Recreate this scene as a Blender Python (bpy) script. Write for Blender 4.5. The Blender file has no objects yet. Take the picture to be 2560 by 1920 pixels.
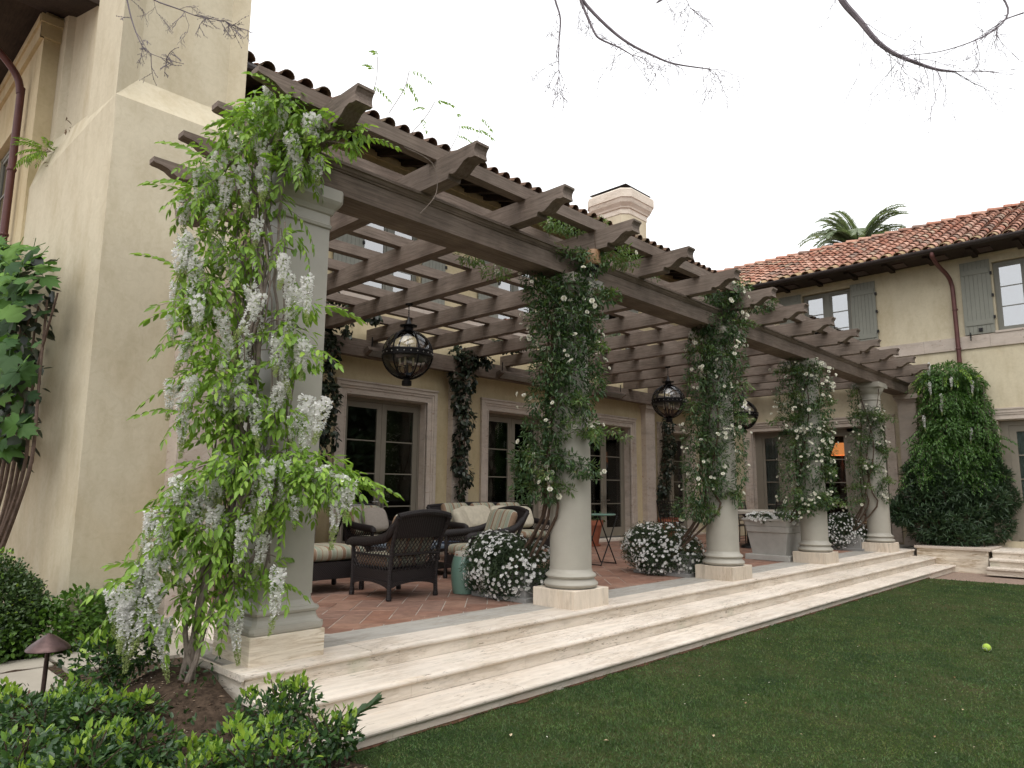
import bpy, math, random
import numpy as np
from mathutils import Vector, Matrix
R=math.radians
random.seed(7); rng=np.random.default_rng(7)
sc=bpy.context.scene; COL=sc.collection
# ------------------------------------------------------------------ camera
cam=bpy.data.cameras.new('camera'); camo=bpy.data.objects.new('camera',cam); COL.objects.link(camo)
cam.sensor_width=36.0; cam.lens=1757.17/2560*36; cam.clip_start=0.05; cam.clip_end=2000
yaw,pit,rol=R(44.0247),R(8.6337),R(0.4589)
fw=Vector((math.cos(yaw)*math.cos(pit),math.sin(yaw)*math.cos(pit),math.sin(pit)))
rt=Vector((math.sin(yaw),-math.cos(yaw),0)); up=rt.cross(fw)
r2=rt*math.cos(rol)+up*math.sin(rol); u2=-rt*math.sin(rol)+up*math.cos(rol)
m=Matrix((r2,u2,-fw)).transposed().to_4x4(); m.translation=Vector((-2.5322,-5.0952,1.2879))
camo.matrix_world=m; sc.camera=camo
# ------------------------------------------------------------------ sky and light
SUN_EL,SUN_ROT=R(52),R(-62)      # soft high sun behind thin cloud, from the left of the terrace
w=bpy.data.worlds.new('World'); sc.world=w; w.use_nodes=True
nt=w.node_tree; nt.nodes.clear()
so=nt.nodes.new('ShaderNodeOutputWorld'); bg=nt.nodes.new('ShaderNodeBackground'); sk=nt.nodes.new('ShaderNodeTexSky')
hs=nt.nodes.new('ShaderNodeHueSaturation')
sk.sky_type='NISHITA'; sk.sun_disc=False; sk.sun_elevation=SUN_EL; sk.sun_rotation=SUN_ROT
sk.air_density=1.0; sk.dust_density=4.0; sk.ozone_density=1.0
hs.inputs['Saturation'].default_value=0.10
nt.links.new(sk.outputs[0],hs.inputs['Color']); mxs=nt.nodes.new('ShaderNodeMix'); mxs.data_type='RGBA'; mxs.inputs[0].default_value=.80; mxs.inputs[7].default_value=(4.0,4.03,4.1,1)   # even white cloud deck over the clear sky
nt.links.new(hs.outputs[0],mxs.inputs[6]); nt.links.new(mxs.outputs[2],bg.inputs[0]); nt.links.new(bg.outputs[0],so.inputs[0])
bg.inputs[1].default_value=0.15
sl=bpy.data.lights.new('sun','SUN'); sl.energy=0.5; sl.angle=R(50); sl.color=(1.0,0.96,0.9)
slo=bpy.data.objects.new('sun',sl); COL.objects.link(slo)
sd=Vector((math.sin(SUN_ROT)*math.cos(SUN_EL),math.cos(SUN_ROT)*math.cos(SUN_EL),math.sin(SUN_EL)))
# sky rotation 0 is +Y, growing clockwise; the lamp shines along -sd
sd=Vector((-0.38,-0.30,0.87)).normalized()
sk.sun_elevation=math.asin(sd.z); sk.sun_rotation=math.atan2(sd.x,sd.y)
slo.rotation_euler=(-sd).to_track_quat('-Z','Y').to_euler(); slo.location=(-10,-6,20)
sc.view_settings.view_transform='Standard'; sc.view_settings.look='None'; sc.view_settings.gamma=1
sc.view_settings.use_curve_mapping=False
sc.view_settings.exposure=1.42
try:
    sc.cycles.max_bounces=8; sc.cycles.transparent_max_bounces=24
except Exception: pass
# ------------------------------------------------------------------ materials
def _n(t,k,**kw):
    n=t.nodes.new(k)
    for a,b in kw.items():
        if a in n.inputs: n.inputs[a].default_value=b
        else: setattr(n,a,b)
    return n
def ramp(t,fac,stops,interp='LINEAR'):
    r=t.nodes.new('ShaderNodeValToRGB'); r.color_ramp.interpolation=interp
    e=r.color_ramp.elements
    while len(e)<len(stops): e.new(0.5)
    for i,(p,c) in enumerate(stops):
        e[i].position=p; e[i].color=(c[0],c[1],c[2],1) if hasattr(c,'__len__') else (c,c,c,1)
    t.links.new(fac,r.inputs[0]); return r.outputs[0]
def mul(t,a,b,fac=1.0):
    x=t.nodes.new('ShaderNodeMix'); x.data_type='RGBA'; x.blend_type='MULTIPLY'; x.inputs[0].default_value=fac
    t.links.new(a,x.inputs[6]); t.links.new(b,x.inputs[7]); return x.outputs[2]
def pos(t,scale=(1,1,1),obj=False):
    if obj:
        g=t.nodes.new('ShaderNodeTexCoord').outputs['Object']
    else: g=t.nodes.new('ShaderNodeNewGeometry').outputs['Position']
    mp=t.nodes.new('ShaderNodeMapping'); mp.inputs['Scale'].default_value=scale
    t.links.new(g,mp.inputs[0]); return mp.outputs[0]
def noise(t,v,scale,detail=6,rough=0.6,dist=0.0):
    n=_n(t,'ShaderNodeTexNoise',Scale=scale,Detail=detail,Roughness=rough,Distortion=dist)
    t.links.new(v,n.inputs['Vector']); return n.outputs['Fac']
def new(name):
    m=bpy.data.materials.new(name); m.use_nodes=True; t=m.node_tree
    return m,t,t.nodes['Principled BSDF']
def bump(t,b,h,strength=0.3,dist=0.01):
    x=_n(t,'ShaderNodeBump',Strength=strength,Distance=dist); t.links.new(h,x.inputs['Height']); t.links.new(x.outputs[0],b.inputs['Normal'])
def plain(name,c,rough=0.6,metal=0.0,spec=0.5,var=0.15,scale=12,bmp=0.1):
    m,t,b=new(name)
    f=noise(t,pos(t),scale)
    o=ramp(t,f,[(0.3,[x*(1-var) for x in c]),(0.7,[min(1,x*(1+var)) for x in c])])
    t.links.new(o,b.inputs['Base Color']); b.inputs['Roughness'].default_value=rough; b.inputs['Metallic'].default_value=metal
    b.inputs['Specular IOR Level'].default_value=spec
    if bmp: bump(t,b,noise(t,pos(t),scale*8,4),bmp,0.004)
    return m
def stucco(name,c,stain):
    m,t,b=new(name)
    big=noise(t,pos(t,(1,1,.6)),0.55,5,.62,.4); mid=noise(t,pos(t,(1.0,1.0,.35)),3.2,7,.65); fine=noise(t,pos(t),140,3)
    o=ramp(t,big,[(0.28,stain),(0.5,c),(0.75,[x*1.06 for x in c])])
    o=mul(t,o,ramp(t,mid,[(0.3,(.86,.84,.80)),(0.55,(1,1,1)),(0.8,(1.03,1.03,1.03))]))
    o=mul(t,o,ramp(t,fine,[(0.3,(.93,.93,.93)),(0.6,(1,1,1))]))
    streak=noise(t,pos(t,(3.3,3.3,.3)),1.6,5,.6,.6)
    o=mul(t,o,ramp(t,streak,[(0.25,(.9,.89,.86)),(0.45,(1,1,1))]),.3)
    sp=noise(t,pos(t),26,1); o=mul(t,o,ramp(t,sp,[(0.16,(.45,.42,.38)),(0.19,(1,1,1))]))
    tw=noise(t,pos(t),9,5,.55,1.5); o=mul(t,o,ramp(t,tw,[(0.3,(.93,.925,.91)),(0.55,(1,1,1)),(0.75,(1.03,1.03,1.03))]))
    t.links.new(o,b.inputs['Base Color']); b.inputs['Roughness'].default_value=0.9; b.inputs['Specular IOR Level'].default_value=.2
    bump(t,b,noise(t,pos(t),60,6,.7),.25,.006); return m
def travertine(name,c,hole,stretch=(1.2,1.2,14),moss=0.0,vein=.4):
    m,t,b=new(name)
    band=noise(t,pos(t,stretch),1.6,8,.65,.3); pit=noise(t,pos(t,[s*5 for s in stretch]),1.5,4,.7); big=noise(t,pos(t),.9,4)
    o=ramp(t,band,[(0.25,[x*.70 for x in c]),(0.45,c),(0.62,[min(1,x*1.08) for x in c]),(0.8,(c[0]*.93,c[1]*.84,c[2]*.72))])
    o=mul(t,o,ramp(t,big,[(0.3,(.9,.88,.85)),(0.6,(1,1,1))]))
    vn=noise(t,pos(t,[q*.8 for q in stretch]),2.6,6,.6,.8); vg=noise(t,pos(t,(.8,.8,.8)),1.6,3)
    vm=t.nodes.new('ShaderNodeMath'); vm.operation='MULTIPLY'
    t.links.new(ramp(t,vn,[(0.47,0),(0.565,vein),(0.68,0)]),vm.inputs[0]); t.links.new(ramp(t,vg,[(0.38,.15),(0.6,1)]),vm.inputs[1])
    xv=t.nodes.new('ShaderNodeMix'); xv.data_type='RGBA'; t.links.new(vm.outputs[0],xv.inputs[0]); t.links.new(o,xv.inputs[6]); xv.inputs[7].default_value=(c[0]*.55,c[1]*.46,c[2]*.36,1); o=xv.outputs[2]
    gate=noise(t,pos(t,(1,1.6,1.6)),1.3,3)
    pm=t.nodes.new('ShaderNodeMath'); pm.operation='MULTIPLY'
    a1=ramp(t,pit,[(0.34,1),(0.42,0)]); a2=ramp(t,gate,[(0.44,.12),(0.58,1)])
    t.links.new(a1,pm.inputs[0]); t.links.new(a2,pm.inputs[1])
    x=t.nodes.new('ShaderNodeMix'); x.data_type='RGBA'; t.links.new(pm.outputs[0],x.inputs[0]); t.links.new(o,x.inputs[6]); x.inputs[7].default_value=(*hole,1); o=x.outputs[2]
    if moss:
        mo=noise(t,pos(t,(1,1,.4)),1.7,5); y=t.nodes.new('ShaderNodeMix'); y.data_type='RGBA'
        t.links.new(ramp(t,mo,[(0.6,0),(0.78,moss)]),y.inputs[0]); t.links.new(o,y.inputs[6]); y.inputs[7].default_value=(.27,.34,.22,1); o=y.outputs[2]
    if True:
        oi=t.nodes.new('ShaderNodeObjectInfo'); o=mul(t,o,ramp(t,oi.outputs['Random'],[(0,(.9,.89,.88)),(1,(1.04,1.03,1.02))]))
    t.links.new(o,b.inputs['Base Color']); b.inputs['Roughness'].default_value=.75; b.inputs['Specular IOR Level'].default_value=.3
    bump(t,b,pit,.35,.006); return m
def wood(name,stretch,c1,c2):
    m,t,b=new(name)
    g=noise(t,pos(t,stretch),6,8,.7,.4); big=noise(t,pos(t),1.3,4); st=noise(t,pos(t,(3,3,3)),1.2,5)
    o=ramp(t,g,[(0.25,c1),(0.55,c2),(0.8,[x*1.35 for x in c2])])
    o=mul(t,o,ramp(t,big,[(0.3,(.72,.68,.66)),(0.6,(1,1,1))])); o=mul(t,o,ramp(t,st,[(0.3,(.8,.78,.76)),(0.6,(1.06,1.02,1))]))
    t.links.new(o,b.inputs['Base Color']); b.inputs['Roughness'].default_value=.82; b.inputs['Specular IOR Level'].default_value=.25
    bump(t,b,g,.5,.006); return m
def randcol(name,stops,src='object',rough=.8,scale=9,dirt=(.6,.58,.56),bmp=.3,spec=.3):
    m,t,b=new(name)
    r=t.nodes.new('ShaderNodeObjectInfo').outputs['Random'] if src=='object' else t.nodes.new('ShaderNodeNewGeometry').outputs['Random Per Island']
    o=ramp(t,r,stops); n1=noise(t,pos(t),scale,6,.65)
    o=mul(t,o,ramp(t,n1,[(0.28,dirt),(0.6,(1,1,1)),(0.8,(1.1,1.08,1.05))]))
    t.links.new(o,b.inputs['Base Color']); b.inputs['Roughness'].default_value=rough; b.inputs['Specular IOR Level'].default_value=spec
    if bmp: bump(t,b,noise(t,pos(t),scale*5,5),bmp,.004)
    return m
def leaf(name,cols,rough=.45,tr=.3,src='island',trc=1.6,spec=.4):
    m,t,b=new(name)
    r=t.nodes.new('ShaderNodeObjectInfo').outputs['Random'] if src=='object' else t.nodes.new('ShaderNodeNewGeometry').outputs['Random Per Island']
    n=len(cols); o=ramp(t,r,[(i/max(1,n-1),c) for i,c in enumerate(cols)])
    big=noise(t,pos(t),2.2,3); o=mul(t,o,ramp(t,big,[(0.3,(.78,.8,.78)),(0.65,(1.1,1.1,1.1))]))
    t.links.new(o,b.inputs['Base Color']); b.inputs['Roughness'].default_value=rough; b.inputs['Specular IOR Level'].default_value=spec
    tl=t.nodes.new('ShaderNodeBsdfTranslucent'); g=t.nodes.new('ShaderNodeGamma'); 
    k=t.nodes.new('ShaderNodeMix'); k.data_type='RGBA'; k.blend_type='MULTIPLY'; k.inputs[0].default_value=1; k.inputs[7].default_value=(trc,trc*1.05,trc*.6,1)
    t.links.new(o,k.inputs[6]); t.links.new(k.outputs[2],tl.inputs[0])
    mx=t.nodes.new('ShaderNodeMixShader'); mx.inputs[0].default_value=tr
    t.links.new(b.outputs[0],mx.inputs[1]); t.links.new(tl.outputs[0],mx.inputs[2])
    t.links.new(mx.outputs[0],t.nodes['Material Output'].inputs[0]); return m
def petal(name,c,tr=.35,rough=.6):
    m,t,b=new(name); b.inputs['Base Color'].default_value=(*c,1); b.inputs['Roughness'].default_value=rough
    r=t.nodes.new('ShaderNodeNewGeometry').outputs['Random Per Island']
    o=ramp(t,r,[(0,[x*.86 for x in c]),(1,c)]); t.links.new(o,b.inputs['Base Color'])
    tl=t.nodes.new('ShaderNodeBsdfTranslucent'); t.links.new(o,tl.inputs[0])
    mx=t.nodes.new('ShaderNodeMixShader'); mx.inputs[0].default_value=tr
    t.links.new(b.outputs[0],mx.inputs[1]); t.links.new(tl.outputs[0],mx.inputs[2])
    t.links.new(mx.outputs[0],t.nodes['Material Output'].inputs[0]); return m
def glass(name,tint,base=.06,facing=.5,rough=.02):
    m,t,b=new(name); t.nodes.remove(b)
    tr=t.nodes.new('ShaderNodeBsdfTransparent'); tr.inputs[0].default_value=(*tint,1)
    gl=t.nodes.new('ShaderNodeBsdfGlossy'); gl.inputs['Roughness'].default_value=rough
    wv=noise(t,pos(t),1.3,2); bp=_n(t,'ShaderNodeBump',Strength=.04,Distance=.05); t.links.new(wv,bp.inputs['Height']); t.links.new(bp.outputs[0],gl.inputs['Normal'])
    lw=t.nodes.new('ShaderNodeLayerWeight'); lw.inputs[0].default_value=facing
    mr=t.nodes.new('ShaderNodeMapRange'); mr.inputs['To Min'].default_value=base; mr.inputs['To Max'].default_value=1
    t.links.new(lw.outputs['Fresnel'],mr.inputs[0])
    mx=t.nodes.new('ShaderNodeMixShader'); t.links.new(mr.outputs[0],mx.inputs[0]); t.links.new(tr.outputs[0],mx.inputs[1]); t.links.new(gl.outputs[0],mx.inputs[2])
    t.links.new(mx.outputs[0],t.nodes['Material Output'].inputs[0]); return m
def stripes(name,period,stops,axis=0):
    m,t,b=new(name)
    tc=t.nodes.new('ShaderNodeTexCoord'); sx=t.nodes.new('ShaderNodeSeparateXYZ'); t.links.new(tc.outputs['Object'],sx.inputs[0])
    d=t.nodes.new('ShaderNodeMath'); d.operation='DIVIDE'; d.inputs[1].default_value=period; t.links.new(sx.outputs[axis],d.inputs[0])
    f=t.nodes.new('ShaderNodeMath'); f.operation='FRACT'; t.links.new(d.outputs[0],f.inputs[0])
    o=ramp(t,f.outputs[0],stops,'CONSTANT'); o=mul(t,o,ramp(t,noise(t,pos(t),60,3),[(0.3,(.85,.85,.85)),(0.6,(1,1,1))]))
    t.links.new(o,b.inputs['Base Color']); b.inputs['Roughness'].default_value=.9; b.inputs['Specular IOR Level'].default_value=.1
    return m
def weave(name,c):
    m,t,b=new(name)
    wv=_n(t,'ShaderNodeTexWave',Scale=22,Distortion=1.0,Detail=1); wv.bands_direction='Z'; t.links.new(pos(t),wv.inputs[0])
    w2=_n(t,'ShaderNodeTexWave',Scale=22,Distortion=1.0,Detail=1); w2.bands_direction='DIAGONAL'; t.links.new(pos(t),w2.inputs[0])
    mm=t.nodes.new('ShaderNodeMath'); mm.operation='MULTIPLY'; t.links.new(wv.outputs['Fac'],mm.inputs[0]); t.links.new(w2.outputs['Fac'],mm.inputs[1])
    o=ramp(t,mm.outputs[0],[(0,[x*.45 for x in c]),(.6,c),(1,[x*1.6 for x in c])])
    t.links.new(o,b.inputs['Base Color']); b.inputs['Roughness'].default_value=.5; b.inputs['Specular IOR Level'].default_value=.35
    bump(t,b,mm.outputs[0],.6,.006); return m
M={}
M['stucco']=stucco('stucco',(.57,.475,.305),(.49,.385,.215))
M['stucco_wing']=stucco('stucco_wing',(.585,.515,.375),(.53,.45,.305))
M['stucco_pale']=stucco('stucco_pale',(.55,.49,.365),(.48,.40,.265))
M['trav']=travertine('travertine_riser',(.66,.60,.52),(.24,.20,.15),(1.5,1.5,9),.45)
M['trav_tread']=travertine('travertine_tread',(.68,.615,.54),(.16,.125,.095),(1.3,7,9),.12,.38)
M['trav_plinth']=travertine('travertine_plinth',(.72,.65,.545),(.28,.20,.11),(1.1,1.1,11),.25,1.0)
M['trav_vein']=travertine('travertine_vertical',(.65,.57,.475),(.27,.20,.14),(10,10,1.4),.0)
M['border']=travertine('border_stone',(.38,.365,.335),(.22,.20,.18),(1.5,6,6),.05)
M['trim']=travertine('limestone_trim',(.54,.47,.41),(.33,.24,.19),(1.2,1.2,3),.0,.25)
M['column']=plain('column_paint',(.365,.342,.292),.42,0,.4,.07,3,.05)
M['wood_x']=wood('weathered_timber_along',(.5,9,9),(.09,.071,.057),(.20,.163,.135))
M['wood_y']=wood('weathered_timber_across',(9,.5,9),(.09,.072,.058),(.20,.165,.138))
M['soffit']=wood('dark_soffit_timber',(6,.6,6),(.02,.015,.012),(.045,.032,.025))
TC=[(0,(.23,.125,.09)),(.25,(.30,.155,.105)),(.5,(.26,.155,.118)),(.75,(.35,.20,.14)),(1,(.235,.15,.12))]
M['paver']=randcol('terracotta_paver',TC,'object',.62,7,(.62,.6,.58),.2,.4)
M['paver_far']=randcol('terracotta_paver_far',TC,'island',.62,7,(.62,.6,.58),.2,.4)
M['grout']=plain('sand_grout',(.46,.42,.37),.95,0,.1,.15,20)
RT=[(0,(.43,.19,.125)),(.16,(.34,.15,.10)),(.32,(.50,.27,.19)),(.46,(.28,.15,.11)),(.6,(.55,.33,.245)),(.74,(.38,.19,.13)),(.86,(.21,.14,.11)),(1,(.45,.33,.235))]
M['tile']=randcol('roof_tile_clay',RT,'object',.8,14,(.5,.48,.45),.3)
M['tile_far']=randcol('roof_tile_clay_far',RT,'island',.8,14,(.5,.48,.45),.3)
M['tile_lichen']=randcol('lichened_eave_tile',[(0,(.34,.23,.12)),(.5,(.42,.30,.17)),(1,(.36,.19,.115))],'object',.85,14,(.45,.43,.36),.3)
M['tile_dark']=randcol('roof_tile_mossy',[(0,(.12,.075,.05)),(.5,(.17,.10,.065)),(1,(.14,.10,.06))],'object',.85,10,(.5,.5,.45),.3)
M['roofbase']=plain('roof_underlay',(.15,.07,.05),.9,0,.2,.3,8)
M['gutter']=plain('bronze_gutter',(.035,.026,.024),.45,.3,.5,.2,5,0)
M['downspout']=plain('oxblood_downspout',(.10,.035,.03),.5,.2,.5,.2,5,.03)
M['shutter']=plain('grey_green_shutter',(.225,.225,.19),.6,0,.3,.06,6,.04)
M['joinery']=plain('taupe_joinery',(.215,.19,.15),.45,0,.4,.06,4,.04)
M['joinery_g']=plain('grey_window_frame',(.19,.185,.155),.45,0,.4,.06,4,.04)
M['black']=plain('black_iron',(.012,.011,.012),.45,.6,.5,.3,20,.1)
M['iron']=plain('dark_iron',(.02,.018,.017),.5,.5,.5,.3,20,.1)
M['steel']=plain('brushed_steel',(.45,.44,.42),.3,1,.5,.1,20,.05)
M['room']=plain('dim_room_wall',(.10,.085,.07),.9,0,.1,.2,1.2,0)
M['curtain']=plain('pale_curtain',(.46,.52,.50),.95,0,.05,.06,8,.05)
M['glass']=glass('door_glass',(.78,.80,.79),.05,.30)
M['glass_sky']=glass('coated_window_glass',(.42,.48,.52),.34,.5)
M['glass_clear']=glass('clear_lantern_glass',(.95,.955,.95),.07,.22)
M['wicker']=weave('black_wicker',(.026,.020,.020))
M['stripe']=stripes('striped_fabric',.21,[(0,(.38,.36,.27)),(.30,(.44,.40,.33)),(.34,(.27,.18,.12)),(.56,(.44,.40,.33)),(.60,(.28,.30,.23)),(.80,(.33,.34,.26)),(.92,(.32,.23,.16))])
M['linen']=plain('taupe_linen',(.32,.28,.24),.95,0,.05,.08,30,.2)
M['cream']=plain('cream_linen',(.52,.47,.37),.95,0,.05,.12,14,.2)
M['bluegrey']=plain('blue_grey_table_top',(.16,.20,.25),.35,0,.5,.12,5,.05)
M['celadon']=plain('celadon_glaze',(.155,.265,.215),.18,0,.55,.12,3,.02)
M['celadon_rim']=plain('cream_glaze',(.5,.47,.40),.3,0,.5,.1,5,.02)
M['pot']=plain('terracotta_pot',(.30,.105,.06),.8,0,.2,.15,6,.1)
M['stonepot']=plain('grey_cast_stone',(.42,.405,.375),.85,0,.2,.1,5,.12)
M['lead']=plain('lead_planter',(.24,.235,.225),.7,.1,.3,.12,5,.1)
M['urn']=plain('brown_glazed_urn',(.13,.065,.035),.35,0,.5,.35,7,.05)
M['urn_light']=plain('ochre_urn_relief',(.33,.25,.15),.5,0,.4,.2,8,.05)
M['tabletop']=plain('limestone_table_top',(.46,.42,.36),.5,0,.4,.1,5,.05)
M['camera_bronze']=plain('tan_camera_housing',(.26,.15,.075),.5,.1,.4,.08,8,.03)
M['dome']=plain('smoked_dome',(.012,.013,.016),.06,0,.8,.1,5,0)
M['copper']=plain('aged_copper_shade',(.10,.062,.058),.4,.7,.5,.35,14,.1)
M['concrete']=plain('washed_concrete',(.36,.325,.27),.9,0,.2,.12,2.2,.2)
M['soil']=plain('dark_mulch',(.055,.038,.027),.98,0,.1,.6,25,.8)
M['gravel']=plain('decomposed_granite',(.27,.20,.16),.98,0,.1,.3,40,.6)
M['hose']=plain('black_hose',(.02,.015,.014),.6)
M['candle']=plain('ivory_candle',(.62,.57,.42),.6,0,.3,.05,5,0)
M['vinestem']=plain('grey_vine_bark',(.20,.165,.14),.9,0,.15,.3,18,.5)
M['figstem']=plain('fig_bark',(.12,.085,.068),.9,0,.15,.35,16,.4)
M['rosestem']=plain('rose_bark',(.085,.058,.042),.9,0,.15,.3,18,.4)
M['twig']=plain('bare_twig_bark',(.19,.165,.18),.9,0,.15,.3,10,.2)  # bark colour paled towards violet to stand in for sky glare
M['palmtrunk']=plain('palm_trunk',(.16,.10,.055),.9,0,.15,.4,6,.4)
M['ball']=plain('lime_felt_ball',(.36,.50,.09),.95,0,.05,.1,40,.3)
M['lit']=None
m_,t_,b_=new('lit_lampshade'); b_.inputs['Base Color'].default_value=(.5,.2,.08,1); b_.inputs['Emission Color'].default_value=(1,.34,.10,1); b_.inputs['Emission Strength'].default_value=.42; M['lit']=m_
# foliage
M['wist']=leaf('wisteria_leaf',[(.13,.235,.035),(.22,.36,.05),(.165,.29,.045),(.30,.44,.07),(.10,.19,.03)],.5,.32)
M['wist_dark']=leaf('shaded_wisteria_leaf',[(.045,.10,.022),(.065,.14,.028),(.085,.18,.032),(.035,.08,.02)],.5,.25)  # wisteria leaf with shade put into its colour; top sprays keep the lighter one
M['rose']=leaf('rose_leaf',[(.036,.072,.029),(.052,.098,.037),(.07,.125,.04),(.032,.064,.028)],.42,.22)
M['rose_light']=leaf('new_rose_leaf',[(.09,.15,.045),(.12,.19,.05),(.07,.13,.04),(.16,.15,.06)],.42,.3)
M['ivy']=leaf('broad_climber_leaf',[(.018,.026,.018),(.028,.04,.024),(.04,.055,.03)],.34,.12)
M['olive']=leaf('oleander_leaf',[(.030,.058,.028),(.042,.078,.036),(.055,.095,.042),(.025,.048,.024)],.42,.2)
M['bush']=leaf('flowering_bush_leaf',[(.030,.05,.022),(.042,.07,.03),(.055,.085,.035)],.5,.2)
M['fig']=leaf('fig_leaf',[(.032,.075,.026),(.048,.105,.03),(.08,.17,.036),(.028,.062,.024),(.15,.28,.05),(.035,.08,.032)],.6,.25,'object',1.6,.2)
M['box']=leaf('boxwood_leaf',[(.035,.065,.022),(.05,.09,.028),(.07,.12,.03)],.4,.2)
M['hedge']=leaf('hedge_leaf',[(.07,.14,.025),(.10,.195,.032),(.055,.115,.024),(.14,.25,.04)],.36,.25)
M['shrub']=leaf('garden_shrub_leaf',[(.024,.055,.02),(.036,.08,.025),(.05,.105,.028),(.08,.15,.032),(.03,.065,.026),(.04,.085,.034)],.33,.2)
M['shrub_tip']=leaf('new_shrub_leaf',[(.20,.33,.045),(.30,.41,.055),(.13,.24,.04),(.17,.29,.04)],.36,.3)
M['redleaf']=leaf('red_bromeliad_leaf',[(.17,.025,.02),(.12,.03,.02)],.35,.25)
M['palm']=leaf('palm_leaflet',[(.12,.16,.09),(.16,.20,.12),(.20,.23,.15)],.4,.25)
M['grass']=leaf('grass_blade',[(.05,.115,.028),(.068,.14,.032),(.09,.15,.04),(.044,.10,.03),(.13,.135,.06),(.048,.10,.028),(.062,.086,.032)],.6,.2)
M['deadleaf']=randcol('fallen_leaf',[(0,(.45,.33,.20)),(.5,(.55,.45,.30)),(1,(.30,.17,.09))],'object',.8,30,(.7,.7,.7),0)
M['white']=petal('white_petal',(.92,.91,.89),.42)
M['white_rose']=petal('cream_rose_petal',(.84,.82,.70),.2)
M['bud']=leaf('green_flower_bud',[(.30,.36,.15),(.40,.44,.22),(.24,.32,.10)],.5,.3)
t_=M['grass'].node_tree; b_=t_.nodes['Principled BSDF']; lk=b_.inputs['Base Color'].links[0].from_socket
o_=mul(t_,lk,ramp(t_,noise(t_,pos(t_),.75,6,.7),[(0.32,(.62,.72,.62)),(0.48,(1,1,1)),(0.62,(1.15,1.0,.9)),(0.74,(1.5,1.15,1.0))]))
o_=mul(t_,o_,ramp(t_,noise(t_,pos(t_),5.5,4,.65),[(0.34,(.5,.62,.62)),(0.5,(1,1,1)),(0.68,(1.3,1.18,1.0))])); t_.links.new(o_,b_.inputs['Base Color'])
# lawn ground
m_,t_,b_=new('lawn_ground')
f1=noise(t_,pos(t_),1.1,6,.65); f2=noise(t_,pos(t_),45,5,.7)
o_=ramp(t_,f1,[(0.3,(.02,.04,.014)),(0.5,(.038,.056,.018)),(0.7,(.062,.062,.028))]); o_=mul(t_,o_,ramp(t_,f2,[(0.3,(.5,.5,.45)),(0.65,(1.2,1.2,1.1))]))
t_.links.new(o_,b_.inputs['Base Color']); b_.inputs['Roughness'].default_value=.95; b_.inputs['Specular IOR Level'].default_value=.1
bump(t_,b_,f2,.8,.02); M['lawn']=m_
M['edge']=plain('red_brown_earth',(.10,.05,.032),.98,0,.1,.5,30,.5)
M['fallen_petal']=randcol('fallen_petal',[(0,(.62,.55,.45)),(.5,(.7,.66,.58)),(1,(.45,.36,.24))],'island',.8,30,(.8,.8,.8),0)
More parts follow.
